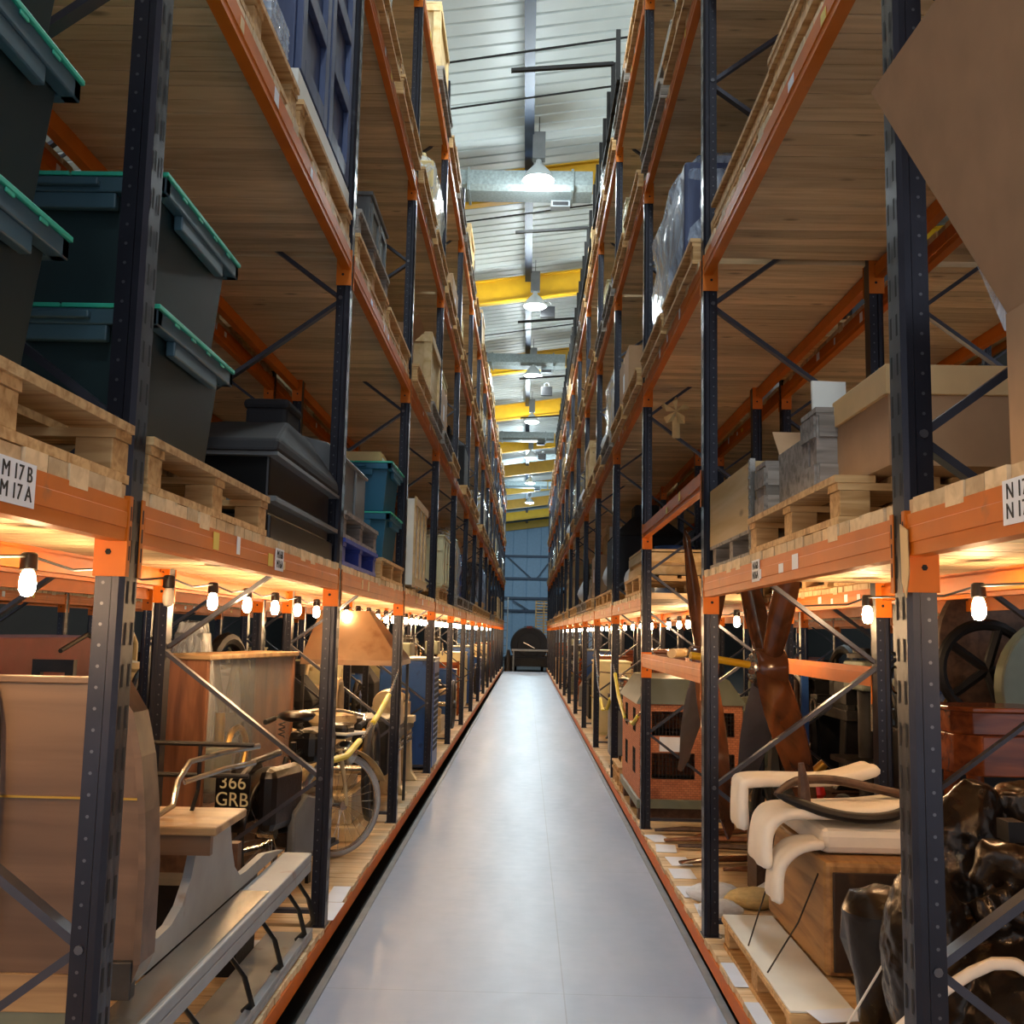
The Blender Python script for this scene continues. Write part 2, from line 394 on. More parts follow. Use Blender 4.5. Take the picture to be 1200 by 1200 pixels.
def conn_mesh(sg, end, h=.1, front=True):
    """end +1: at the far post, -1: at the near post"""
    a = sg*(1 if front else -1); m = M()
    y = -.048 if end > 0 else -2.8+.048
    m.box(-.004*a, .075*a, y-.004*end, y+.001*end, -.085, h+.01)
    m.box(-.0045*a, -.0015*a, y, y+.018*end, -.085, h+.01)
    m.mtl(1)
    for k in range(3):
        z = h-.03-k*.048; yy = y-.0052*end
        m.add([((.04+.008*math.cos(t*PI/3))*a, yy, z+.008*math.sin(t*PI/3)) for t in range(6)], [range(6)])
        yy = y+.009*end; m.add([(-.0052*a, yy-.004, z-.02), (-.0052*a, yy+.004, z-.02), (-.0052*a, yy+.004, z+.015), (-.0052*a, yy-.004, z+.015)], [(0, 1, 2, 3)])
    return m
def deck_mesh(sg, th=.045, seed=1, x0=.004, x1=DEPTH-.004, z=0):
    m = M(); r = random.Random(seed); y = -2.8+.012
    while y < -.06:
        w = .092+r.random()*.012; y2 = min(y+w, -.008)
        j = (r.random()-.5)*.012; dz = (r.random())*.003
        m.box(sg*(x0+j), sg*(x1+j), y+.003, y2-.003, z+dz*.8, z+th+dz)
        y = y2
    return m
RM = {}
def rm(key, fn, name, mats, smooth=False):
    if key not in RM: RM[key] = fn().mesh(name, mats, smooth)
    return RM[key]
def part(name, me, parent, loc=(0, 0, 0)):
    o = bpy.data.objects.new(name, me); COL.objects.link(o); o.parent = parent; o.location = loc; return o
def sticker(parent, sg, y, z, w, h, matn, front=True):
    a = sg*(1 if front else -1)
    m = M(); m.box(-.0048*a, -.0035*a, y, y+w, z, z+h)
    return m.obj('beam_label', matn, parent)
LEVTXT = {}
def rack_bay(x, sg, i, label, levels=(1, 2, 3, 4), h=7.75, special=False, detail=True, group=None):
    t = thing('rack_bay', label, 'racking', (x, YF(i), 0), 0, group)
    part('upright_post', rm(('p', sg, 0, h), lambda: post_mesh(sg, h, False), 'upright_post', ['navy', 'slot', 'hole_bolt']), t)
    part('upright_post', rm(('p', sg, 1, h), lambda: post_mesh(sg, h, True), 'upright_post', ['navy', 'slot', 'hole_bolt']), t, (sg*DEPTH, 0, 0))
    fx, bx = .05, DEPTH-.05
    z = .225; side = 1; k = 0
    part('brace', rm(('bh', sg), lambda: brace_mesh(sg, (fx, .2), (bx, .2), 0), 'brace', 'brace'), t)
    part('brace', rm(('bt', sg, h), lambda: brace_mesh(sg, (fx, h-.2), (bx, h-.2), 0), 'brace', 'brace'), t)
    while z+.625 < h-.15:
        a, b = ((bx, z), (fx, z+.625)) if side else ((fx, z), (bx, z+.625))
        part('brace', rm(('b', sg, side), lambda: brace_mesh(sg, (a[0], 0), (b[0], .625), (.012 if side else -.012)), 'brace', 'brace'), t, (0, 0, z))
        z += .625; side = 1-side
    bolts = M()
    for q in range(6):
        bolts.cyl((fx*sg, -.046, .85+1.25*q), (fx*sg, -.036, .85+1.25*q), .011, 8)
    part('bolt', rm(('bo', sg), lambda: bolts, 'bolt', 'hole_bolt'), t)['kind'] = 'stuff'
    def beamset(z, front, lab=0, h_=.1):
        b = part('beam', rm(('bm', sg, front, h_), lambda: beam_mesh(sg, h_, front), 'beam', 'orange'), t, (0 if front else sg*DEPTH, 0, z))
        for e in (1, -1):
            part('beam_connector', rm(('c', sg, front, e, h_), lambda: conn_mesh(sg, e, h_, front), 'beam_connector', ['orange', 'slot']), b)
        if lab and front:
            r = random.Random(i*31+int(z*10)+sg)
            y = -2.5
            for q in range(r.choice((2, 3, 4))):
                y += .15+r.random()*.55
                if y > -.35: break
                sticker(b, sg, y, .025+r.random()*.02, .03+r.random()*.05, .03+r.random()*.03, r.choice(('label', 'label', 'label', 'tape', 'yellowtape')))
        return b
    beams = {}
    for L in levels:
        beams[L] = beamset(BEAMZ[L], True, 1 if i < 7 else 0); beamset(BEAMZ[L], False)
    if special:
        beamset(2.36, True, 1); beamset(1.36, True); beamset(1.36, False)
    # mobile base: deck on orange carriage rail
    mbase = rm(('base', sg), lambda: M().box(0, sg*.05, -2.8+.001, -.001, .03, .10).box(sg*(DEPTH-.05), sg*DEPTH, -2.8+.001, -.001, .03, .10), 'base_rail', 'orange')
    part('base_rail', mbase, t)
    part('shelf_deck', rm(('d0', sg), lambda: deck_mesh(sg, .028, 5), 'shelf_deck', 'deck'), t, (0, 0, .102))
    for L in levels:
        part('shelf_deck', rm(('d', sg, (i+L) % 3), lambda: deck_mesh(sg, .047, 11+(i+L) % 3, .005, DEPTH-.005), 'shelf_deck', 'deck'), t, (0, 0, BEAMZ[L]+.088))
    return t, beams
BAYS = {}
for i in range(NB):
    for sg, x, nm in ((-1, XL, 'left'), (1, XR, 'right')):
        sp = (sg == 1 and i == 2)
        lv = (2, 3, 4) if sp else (1, 2, 3, 4)
        extra = ', first shelf missing' if sp else ''
        BAYS[(nm, i)] = rack_bay(x, sg, i, f'{ORD[i]} bay of blue and orange racking {nm} of the aisle{extra}', lv, special=sp)
# second run, back to back with the first
for i in range(0, 9):
    for sg, x, nm in ((-1, XL-DEPTH-.16, 'left'), (1, XR+DEPTH+.16, 'right')):
        rack_bay(x, sg, i, f'{ORD[i]} bay of the racking run standing behind the {nm} rack', (1, 2, 3) if i > 3 else (1, 2, 3, 4))
for i in range(1, 8):
    for sg, x, nm in ((-1, -4.9, 'left'), (1, 4.9, 'right')):
        rack_bay(x, sg, i, f'{ORD[i]} bay of the distant racking across the next aisle on the {nm}', (1, 2, 3))
# location plates
def plate(bay, L, y, l1, l2, name='location_plate', w=.13, h=.085, z=.02, arrow=None):
    t, bs = BAYS[bay]; sg = -1 if bay[0] == 'left' else 1
    b = bs[L]
    m = M(); m.box(-.0055*sg, -.0035*sg, y-w/2, y+w/2, z, z+h); p = m.obj(name, 'label', b)
    rot = (PI/2, 0, PI/2 if sg < 0 else -PI/2)
    text(l1, 'plate_text', .043, 'ink', p, (-.0065*sg, y, z+h*.72), rot, sx=.95)
    text(l2, 'plate_text', .043, 'ink', p, (-.0065*sg, y, z+h*.28), rot, sx=.95)
    return p
plate(('left', 1), 1, -1.33, 'M16B', 'M16A')
plate(('right', 1), 1, -1.25, 'N16B', 'N16A')
plate(('left', 0), 1, -.605, 'M 17 B', 'M 17 A', w=.15)
plate(('right', 0), 1, -.635, 'N 17 B', 'N 17 A', w=.15)
# ------------------------------------------------------------ goods
def jit(a): return (R.random()-.5)*2*a
def pallet_near(matn='pallet', rough=.012):
    def f():
        t = thing('pallet', '', 'pallet')
        for i, x in enumerate((-.45, -.27, -.09, .09, .27, .45)):
            w = .05 if i in (0, 5) else .062
            M().box(x-w-.01, x+w+.01, -.6+jit(rough), .6+jit(rough), .122, .144).obj('top_board', matn, t)
        for y in (-.55, 0, .55): M().box(-.5, .5, y-.05+(0), y+.05, .1, .1215).obj('stringer_board', matn, t)
        for x in (-.45, 0, .45):
            for y in (-.55, 0, .55): M().box(x-.045, x+.045, y-.05, y+.05, .0225, .0995).obj('block', matn, t, bevel=.003)
            M().box(x-.05, x+.05, -.6+jit(rough*.5), .6, 0, .022).obj('bottom_board', matn, t)
        return t
    return f
def pallet_far(matn='pallet'):
    def f():
        m = M()
        for x in (-.45, -.27, -.09, .09, .27, .45): m.box(x-.07, x+.07, -.6, .6, .12, .144)
        for y in (-.55, 0, .55): m.box(-.5, .5, y-.05, y+.05, .1, .12)
        for x in (-.45, 0, .45):
            for y in (-.55, 0, .55): m.box(x-.045, x+.045, y-.05, y+.05, .022, .1)
            m.box(x-.05, x+.05, -.6, .6, 0, .022)
        return m.obj('pallet', matn)
    return f
def tote(body='tote', rim='slate', lid='teal', w=.5, d=.68, h=.362):
    def f():
        t = thing('storage_tote', '', 'storage box')
        M().taper(-w/2+.035, w/2-.035, -d/2+.035, d/2-.035, 0, h-.035, .025).obj('body', body, t, bevel=.006)
        m = M()
        for s in (-1, 1):
            m.box(s*(w/2-.035), s*w/2, -d/2, d/2, h-.062, h-.018)
            m.box(-w/2, w/2, s*(d/2-.035), s*d/2, h-.062, h-.018)
            m.box(s*(w/2-.03), s*(w/2-.004), -d*.28, d*.28, h-.105, h-.062)
            m.box(-w*.24, w*.24, s*(d/2-.03), s*(d/2-.004), h-.105, h-.062)
        m.obj('rim', rim, t, bevel=.004)
        for s in (-1, 1):
            l = M(); l.box(.003*s if s > 0 else -w/2-.006, w/2+.006 if s > 0 else -.003, -d/2-.004, d/2+.004, h-.018, h-.006)
            for y in (-.22, -.08, .06, .2):
                l.box(s*(w/2+.0005), s*(w/2+.005), y, y+.035, h-.028, h-.018)
            l.obj('lid', lid, t, bevel=.002)
        for s in (-1, 1):
            m = M().box(-w*.16, w*.16, s*(d/2-.002), s*(d/2+.02), h-.05, h-.03); m.obj('handle', rim, t, bevel=.004)
        return t
    return f
def crate(w, d, h, matn='plain', slats=4):
    def f():
        t = thing('wooden_crate', '', 'crate')
        M().box(-w/2+.015, w/2-.015, -d/2+.015, d/2-.015, .02, h-.02).obj('case_body', matn, t)
        m = M()
        for sx in (-1, 1):
            for sy in (-1, 1): m.cbox((sx*(w/2-.03), sy*(d/2-.03), h/2), (.075, .075, h))
        m.obj('corner_post', matn, t)['kind'] = 'stuff'
        m = M()
        for z in (.045, h-.045):
            for sx in (-1, 1): m.cbox((sx*(w/2), 0, z), (.03, d, .07))
            for sy in (-1, 1): m.cbox((0, sy*(d/2), z), (w, .03, .07))
        m.obj('batten', matn, t)['kind'] = 'stuff'
        M().box(-w/2-.01, w/2+.01, -d/2-.01, d/2+.01, h, h+.018).obj('lid', matn, t)
        return t
    return f
def carton(w, d, h, opened=False, matn='card'):
    def f():
        t = thing('cardboard_box', '', 'box')
        if opened:
            m = M()
            for s in (-1, 1): m.box(s*w/2-.004*s, s*w/2, -d/2, d/2, 0, h); m.box(-w/2+.005, w/2-.005, s*d/2-.004*s, s*d/2, 0, h)
            m.box(-w/2, w/2, -d/2, d/2, 0, .006); m.obj('carton', matn, t)
            for s in (-1, 1):
                q = M(); q.add([(s*w/2, -d/2+.01, h), (s*w/2, d/2-.01, h), (s*(w/2+.1), d/2-.03, h+.09), (s*(w/2+.1), -d/2+.03, h+.09)], [(0, 1, 2, 3)])
                o = q.obj('flap', matn, t); sd = o.modifiers.new('s', 'SOLIDIFY'); sd.thickness = .004
        else:
            M().box(-w/2, w/2, -d/2, d/2, 0, h).obj('carton', matn, t, bevel=.005)
            M().box(-w/2-.001, w/2+.001, -.03, .03, h-.06, h+.0015).obj('packing_tape', 'tape', t)
            M().box(w/2, w/2+.0012, -.07, .07, h*.4, h*.7).box(-w/2-.0012, -w/2, -.07, .07, h*.4, h*.7).obj('label_sheet', 'label', t)['kind'] = 'stuff'
        return t
    return f
def wrapped(w, d, h, inner='clothy', fm='film', seed=1):
    def f():
        r = random.Random(seed)
        t = thing('wrapped_bundle', '', 'wrapped bundle')
        m = M(); m.box(-w/2+.05, w/2-.05, -d/2+.05, d/2-.05, 0, h*.8); m.box(-w/3, w/3, -d/3, d/3, h*.8, h*.95)
        m.obj('contents', inner, t, bevel=.02)
        vs = []; fs = []; n = 20; k = 8
        for j in range(k):
            z = h*j/(k-1)*1.0
            q = 1 if j < k-2 else (.86 if j == k-2 else .55)
            for i in range(n):
                a = 2*PI*i/n; c, s = math.cos(a), math.sin(a); e = .42
                x = w/2*abs(c)**e*(1 if c > 0 else -1)*q*(1+(r.random()-.5)*.12); y = d/2*abs(s)**e*(1 if s > 0 else -1)*q*(1+(r.random()-.5)*.1)
                vs.append((x, y, z+(r.random()-.5)*.03*(j > 0)))
        for j in range(k-1):
            for i in range(n): fs.append((j*n+i, j*n+(i+1) % n, (j+1)*n+(i+1) % n, (j+1)*n+i))
        fs.append([(k-1)*n+i for i in range(n)])
        q = M(); q.add(vs, fs); q.obj('plastic_wrap', fm, t, True)
        return t
    return f
def cabinet(w, d, h, matn='cream', doors=2):
    def f():
        t = thing('cabinet', '', 'cabinet')
        M().box(-w/2, w/2, -d/2, d/2, .04, h).obj('carcass', matn, t, bevel=.006)
        M().box(-w/2-.02, w/2+.02, -d/2-.02, d/2+.02, h, h+.03).obj('top', matn, t, bevel=.008)
        M().box(-w/2+.02, w/2-.02, -d/2+.02, d/2-.02, 0, .04).obj('plinth', matn, t)
        for fx in (-1, 1):       # recessed panels on both faces that may turn to the aisle
            for k in range(doors):
                y0 = -d/2+.03+k*(d-.06)/doors; y1 = y0+(d-.06)/doors-.02
                q = M(); x = fx*w/2
                q.box(x, x+fx*.014, y0, y1, .08, .13).box(x, x+fx*.014, y0, y1, h-.09, h-.04).box(x, x+fx*.014, y0, y0+.05, .13, h-.09).box(x, x+fx*.014, y1-.05, y1, .13, h-.09)
                dd = q.obj('door_frame', matn, t)
                M().ell((x+fx*.025, y1-.025, h*.5), (.012, .012, .012), 8, 6).obj('knob', 'brass', dd, True)
        q = M(); y = -d/2
        q.box(-w/2+.03, w/2-.03, y-.014, y, h*.72, h*.9).box(-w/2+.03, w/2-.03, y-.014, y, h*.1, h*.66); q.obj('end_panel', matn, t)['kind'] = 'stuff'
        return t
    return f
def frame_crate(w, d, h, matn='plain'):
    """slatted picture case standing on edge"""
    def f():
        t = thing('slatted_case', '', 'case')
        M().box(-w/2+.03, w/2-.03, -d/2+.02, d/2-.02, .03, h-.03).obj('board_panel', 'white', t)
        for s in (-1, 1):
            q = M(); x0, x1 = (s*(w/2-.03), s*w/2)
            n = 4
            for k in range(n):
                y = -d/2+.03+k*(d-.06-.07)/(n-1); q.box(x0, x1, y, y+.07, 0, h)
            q.box(x1, x1+s*.02, -d/2, d/2, .02, .12).box(x1, x1+s*.02, -d/2, d/2, h-.12, h-.02)
            q.obj('slats', matn, t)
        return t
    return f
def drum(r=.28, h=.8, matn='bluep'):
    def f():
        t = thing('drum', '', 'drum')
        M().lathe((0, 0, 0), [(r, 0), (r+.008, .01), (r, .03), (r, h*.33), (r+.012, h*.35), (r, h*.37), (r, h*.64), (r+.012, h*.66), (r, h*.68), (r, h-.02), (r+.008, h-.01), (r+.008, h), (r-.02, h), (r-.02, h-.015)], 24).obj('body', matn, t, True)
        M().cyl((r*.5, 0, h-.015), (r*.5, 0, h+.01), .03, 10).obj('bung', 'steelg', t)
        return t
    return f
def wheel(rad, w=.05, spokes=10, matn='ironb', tyre=None, hub=.06, axis='x'):
    def f():
        t = thing('spoked_wheel', '', 'wheel')
        M().ring((0, 0, rad), rad-w/2, w/2, 36, 8, axis).obj('rim', tyre or matn, t, True)
        m = M()
        for k in range(spokes):
            a = 2*PI*k/spokes
            d = Vector((0, math.cos(a), math.sin(a))) if axis == 'x' else Vector((math.cos(a), 0, math.sin(a)))
            c = Vector((0, 0, rad)); m.cyl(c+d*hub*.7, c+d*(rad-w*.7), w*.28, 6)
        m.obj('spokes', matn, t, True)
        e = Vector((1, 0, 0)) if axis == 'x' else Vector((0, 1, 0))
        M().cyl(Vector((0, 0, rad))-e*hub, Vector((0, 0, rad))+e*hub, hub*.8, 14).obj('hub', matn, t, True)
        return t
    return f
def lathe_machine(c1='steelg', c2='iron', L=1.2):
    def f():
        t = thing('machine_tool', '', 'machine')
        for y in (-L*.4, L*.36):
            M().prism([(-.2, 0), (.2, 0), (.14, .08), (.12, .5), (-.12, .5), (-.14, .08)], y-.07, y+.07, 'xz').obj('leg', c1, t, bevel=.008)
        M().box(-.13, .13, -L/2, L/2, .5, .58).box(-.12, -.06, -L/2, L/2, .58, .62).box(.06, .12, -L/2, L/2, .58, .62).obj('bed', c2, t, bevel=.006)
        M().box(-.13, .13, -L/2, -L/2+.3, .62, .78).lathe((0, -L/2+.15, .8), [(.12, -.15), (.13, -.1), (.13, .1), (.12, .15)], 16, 'y').obj('headstock', c1, t, True)
        M().lathe((0, -L/2+.32, .8), [(.11, 0), (.11, .05), (.05, .06), (.05, .1)], 16, 'y').obj('chuck', 'chrome', t, True)
        M().box(-.1, .1, L/2-.28, L/2-.08, .62, .76).lathe((0, L/2-.2, .8), [(.03, -.14), (.05, -.1), (.05, .12)], 14, 'y').obj('tailstock', c1, t, True)
        q = M().ring((0, L/2-.04, .8), .08, .01, 20, 6, 'y').cyl((-.08, L/2-.04, .8), (.08, L/2-.04, .8), .007, 6).cyl((0, L/2-.04, .72), (0, L/2-.04, .88), .007, 6); q.obj('hand_wheel', 'chrome', t, True)
        M().box(-.2, .2, -.1, .1, .6, .66).box(-.06, .06, -.06, .06, .66, .78).obj('saddle', c1, t, bevel=.006)
        q = M().ring((-.22, -.05, .56), .07, .009, 18, 6, 'x').cyl((-.2, -.05, .49), (-.2, -.05, .63), .007, 6); q.obj('hand_wheel', 'chrome', t, True)
        M().cyl((.12, -L/2+.05, .45), (.12, L/2-.1, .45), .014, 8).cyl((.12, -L/2+.05, .4), (.12, L/2-.1, .4), .014, 8).obj('lead_screw', 'chrome', t, True)
        return t
    return f
def engine(c1='creamm', c2='iron', wheelr=.34):
    def f():
        t = thing('stationary_engine', '', 'engine')
        M().box(-.28, .28, -.42, .42, 0, .1).box(-.22, .22, -.34, .34, .1, .3).obj('base', c1, t, bevel=.015)
        M().lathe((0, .05, .3), [(.17, 0), (.2, .03), (.2, .1), (.15, .13), (.15, .42), (.18, .45), (.18, .5), (.1, .52)], 20).obj('cylinder', c1, t, True)
        M().tube([(0, .05, .8), (0, .05, .95), (0, .12, 1.02), (0, .3, 1.02), (0, .38, .95), (0, .38, .62)], .03, 10).obj('exhaust_pipe', c1, t, True)
        M().cyl((-.36, -.2, .45), (.36, -.2, .45), .03, 12).obj('crankshaft', 'chrome', t, True)
        for s in (-1, 1):
            q = M().ring((s*.33, -.2, .45), wheelr-.03, .03, 32, 8)
            for k in range(6):
                a = PI*k/3; q.cyl((s*.33, -.2, .45), (s*.33, -.2+(wheelr-.04)*math.cos(a), .45+(wheelr-.04)*math.sin(a)), .016, 6)
            q.cyl((s*.28, -.2, .45), (s*.38, -.2, .45), .06, 14); q.obj('flywheel', c2, t, True)
        M().box(-.1, .1, .3, .42, .3, .55).obj('fuel_tank', c2, t, bevel=.02)
        M().tube([(.15, .1, .5), (.22, .15, .56), (.26, .1, .66), (.24, 0, .7)], .012, 8).obj('fuel_pipe', 'brass', t, True)
        M().cyl((-.16, .0, .62), (-.3, .0, .66), .045, 14).obj('carburettor', c1, t, True)
        return t
    return f
def bicycle(matn='black'):
    def f():
        t = thing('bicycle', '', 'bicycle')
        for y in (-.52, .52):
            q = M().ring((0, y, .34), .325, .017, 36, 7, 'x'); wv = q.obj('tyre', 'rubber', t, True)
            q = M().ring((0, y, .34), .305, .008, 32, 5, 'x')
            for k in range(16):
                a = 2*PI*k/16; q.tube([(0.01, y, .34), (0, y+.3*math.cos(a), .34+.3*math.sin(a))], .0015, 3)
            q.cyl((-.05, y, .34), (.05, y, .34), .018, 8); q.obj('spoked_rim', 'chrome', t, True)
        q = M()
        for a, b in (((0, -.2, .78), (0, .34, .8)), ((0, .34, .8), (0, .4, .66)), ((0, .38, .7), (0, -.1, .3)), ((0, -.1, .3), (0, -.22, .86)), ((0, -.1, .3), (0, -.52, .34)), ((0, -.2, .78), (0, -.52, .34))): q.cyl(a, b, .016, 8)
        q.tube([(0, .36, .82), (0, .41, .62), (.0, .52, .34)], .015, 8); q.obj('frame', matn, t, True)
        M().tube([(-.28, .22, .95), (-.26, .3, 1.0), (0, .34, .98), (.26, .3, 1.0), (.28, .22, .95)], .011, 8).cyl((0, .34, .82), (0, .34, .98), .012, 8).obj('handlebar', 'chrome', t, True)
        M().ell((0, -.24, .93), (.085, .14, .03), 14, 8).obj('saddle', 'leather', t, True)
        M().ring((.03, -.1, .3), .09, .006, 20, 5, 'x').cyl((-.09, -.1, .3), (.09, -.1, .3), .012, 8).bar((.08, -.1, .3), (.08, -.02, .15), .02).bar((-.08, -.1, .3), (-.08, -.18, .45), .02).obj('crank', 'chrome', t)
        q = M()
        for y in (-.52, .52):
            q.tube([(0, y+.37*math.cos(a), .34+.37*math.sin(a)) for a in [math.radians(x) for x in range(20, 171, 15)]], .022, 6, sq=(1, .2))
        q.obj('mudguards', matn, t, True)
        return t
    return f
def cover(w, d, h, matn='blackm'):
    def f():
        t = thing('covered_machine', '', 'machine')
        M().box(-w/2, w/2, -d/2, d/2, 0, h*.62).obj('body', matn, t, bevel=.02)
        M().add([(-w/2, -d/2, h*.62), (w/2, -d/2, h*.62), (w/2, d/2, h*.62), (-w/2, d/2, h*.62), (-w*.2, -d*.2, h*.86), (w*.2, -d*.2, h*.86), (w*.2, d*.2, h*.86), (-w*.2, d*.2, h*.86)], [(0, 1, 5, 4), (1, 2, 6, 5), (2, 3, 7, 6), (3, 0, 4, 7), (4, 5, 6, 7)]).obj('hood', matn, t, bevel=.015)
        M().box(-w*.18, w*.18, -d*.18, d*.18, h*.84, h).obj('neck', matn, t, bevel=.03)
        return t
    return f
def board_stack(w, d, n, matn='pallet'):
    def f():
        m = M(); z = 0; r = random.Random(n)
        for k in range(n):
            h = .02+r.random()*.015; a = (r.random()-.5)*.06
            m.box(-w/2+a, w/2+a, -d/2+a, d/2-a, z, z+h); z += h+.001
        return m.obj('board_stack', matn)
    return f
def sack(w, d, h, matn='cloth', seed=3):
    def f():
        r = random.Random(seed); m = M(); n, k = 16, 9; vs = []; fs = []
        for j in range(k):
            u = j/(k-1); q = math.sin(PI*min(.98, u*.82+.14))**.55
            for i in range(n):
                a = 2*PI*i/n; s = 1+.13*math.sin(a*5+seed+u*4)+(r.random()-.5)*.1
                vs.append((w/2*q*math.cos(a)*s, d/2*q*math.sin(a)*s, h*u))
        for j in range(k-1):
            for i in range(n): fs.append((j*n+i, j*n+(i+1) % n, (j+1)*n+(i+1) % n, (j+1)*n+i))
        fs += [[i for i in range(n)][::-1], [(k-1)*n+i for i in range(n)]]
        m.add(vs, fs); return m.obj('cloth_bundle', matn, None, True)
    return f
def radiator_cab(matn='bluep'):
    def f():
        t = thing('tall_cabinet', '', 'cabinet')
        M().box(-.25, .25, -.3, .3, .03, 1.15).obj('casing', matn, t, bevel=.012)
        q = M()
        for k in range(14): q.box(-.256, -.25, -.24, .24, .2+k*.06, .235+k*.06); 
        q.obj('louvres', 'slot', t)['kind'] = 'stuff'
        q = M()
        for k in range(14): q.box(.25, .256, -.24, .24, .2+k*.06, .235+k*.06)
        q.obj('louvres', 'slot', t)['kind'] = 'stuff'
        M().box(-.26, .26, -.31, .31, 1.15, 1.18).obj('top_plate', 'steelg', t, bevel=.006)
        return t
    return f
def milkcan():
    t = thing('metal_churn', '', 'churn')
    M().lathe((0, 0, 0), [(.16, 0), (.17, .02), (.15, .35), (.16, .4), (.09, .52), (.09, .58), (.12, .62)], 20).obj('body', 'steelg', t, True)
    M().lathe((0, 0, .62), [(.12, 0), (.13, .02), (.06, .04), (.05, .07), (.01, .075)], 20).obj('lid', 'steelg', t, True)
    for s in (-1, 1): M().tube([(0, s*.12, .46), (0, s*.19, .5), (0, s*.19, .56), (0, s*.1, .56)], .01, 6).obj('handle', 'iron', t, True)
    return t
def chair():
    t = thing('wooden_chair', '', 'chair')
    M().box(-.21, .21, -.2, .2, .43, .46).obj('seat', 'mahog', t, bevel=.01)
    for x in (-.19, .19):
        M().bar((x, -.18, 0), (x, -.18, .43), .035).obj('leg', 'mahog', t); M().tube([(x, .2, 0), (x, .18, .45), (x, .25, .95)], .02, 8).obj('leg', 'mahog', t, True)
    M().box(-.17, .17, .215, .235, .82, .93).box(-.17, .17, .2, .22, .62, .7).obj('backrest', 'mahog', t)
    return t
def trunk(w=.5, d=.8, h=.45, matn='black'):
    def f():
        t = thing('travel_trunk', '', 'trunk')
        M().box(-w/2, w/2, -d/2, d/2, 0, h*.65).obj('box', matn, t, bevel=.01)
        M().prism([(-w/2, h*.66), (w/2, h*.66), (w/2, h*.88), (w/4, h), (-w/4, h), (-w/2, h*.88)], -d/2, d/2, 'xz').obj('lid', matn, t, bevel=.01)
        for y in (-d/3, d/3): M().box(-w/2-.006, w/2+.006, y-.02, y+.02, 0, h*.66).obj('strap', 'tdark', t)
        for s in (-1, 1): M().box(s*w/2, s*(w/2+.012), -.04, .04, h*.55, h*.7).obj('lock', 'brass', t)
        return t
    return f
def mangle():
    t = thing('iron_mangle', '', 'mangle')
    for y in (-.35, .35):
        M().prism([(-.25, 0), (-.2, 0), (-.06, .5), (-.06, 1.1), (.06, 1.1), (.06, .5), (.2, 0), (.25, 0), (.1, .55), (.1, 1.16), (-.1, 1.16), (-.1, .55)], y-.02, y+.02, 'xz').obj('side_frame', 'ironb', t)
    for z in (.75, .95): M().cyl((0, -.34, z), (0, .34, z), .085, 18).obj('roller', 'pallet', t, True)
    q = M().ring((0, -.45, .8), .24, .016, 28, 6, 'y')
    for k in range(5): q.cyl((0, -.45, .8), (.23*math.cos(k*1.257), -.45, .8+.23*math.sin(k*1.257)), .01, 5)
    q.cyl((0, -.47, .8), (0, -.33, .8), .03, 10); q.obj('crank_wheel', 'iron', t, True)
    M().tube([(0, -.3, 1.2), (0, 0, 1.28), (0, .3, 1.2)], .012, 6).obj('spring', 'iron', t, True)
    return t
def pumpstand():
    t = thing('drill_press', '', 'machine')
    M().lathe((0, 0, 0), [(.25, 0), (.25, .04), (.1, .08), (.07, .12), (.07, 1.2)], 18).obj('column', 'ironb', t, True)
    M().box(-.22, .22, -.18, .18, .62, .66).obj('work_table', 'iron', t, bevel=.008)
    M().box(-.1, .1, -.2, .24, 1.12, 1.32).obj('head', 'sage', t, bevel=.02)
    M().cyl((0, -.14, .85), (0, -.14, 1.12), .03, 12).obj('spindle', 'chrome', t, True)
    M().lathe((0, .12, 1.34), [(.1, 0), (.1, .03), (.06, .035), (.06, .07)], 16).obj('pulley', 'iron', t, True)
    M().ring((.16, -.1, 1.2), .09, .008, 18, 5, 'x').obj('hand_wheel', 'chrome', t, True)
    return t
def statue():
    t = thing('shrouded_figure', '', 'figure')
    m = M().box(-.2, .2, -.2, .2, 0, .1); m.obj('plinth', 'grey', t)
    M().lathe((0, 0, .1), [(.17, 0), (.14, .3), (.18, .55), (.2, .66), (.08, .72), (.07, .76), (.1, .82), (.1, .9), (.04, .98)], 14).obj('shroud', 'film', t, True)
    M().lathe((0, 0, .1), [(.13, 0), (.1, .3), (.15, .55), (.17, .64), (.05, .7), (.05, .76), (.08, .82), (.08, .88), (.03, .95)], 12).obj('contents', 'clothy', t, True)
    return t
def place(key, build, side, bay, lev, y, desc, cat, x=None, dz=0, rz=0, pos=None, scale=None, group=None):
    """y measured from the near frame of the bay; x depth from the rack's aisle face to the centre"""
    Y = YF(bay)-2.8+y; sg = -1 if side == 'left' else 1; X = (XL if sg < 0 else XR)+sg*(x if x is not None else .5)
    lab = f'{desc} on {SHELF[lev]}, {side} rack, {ORD[bay]} bay'+(f', {pos}' if pos else '')
    z = TOPZ[lev]+dz
    if lev == 2 and side == 'right' and bay == 2: pass
    return inst(key, build, (X, Y, z), lab, cat, rz if sg > 0 else -rz, group, scale)
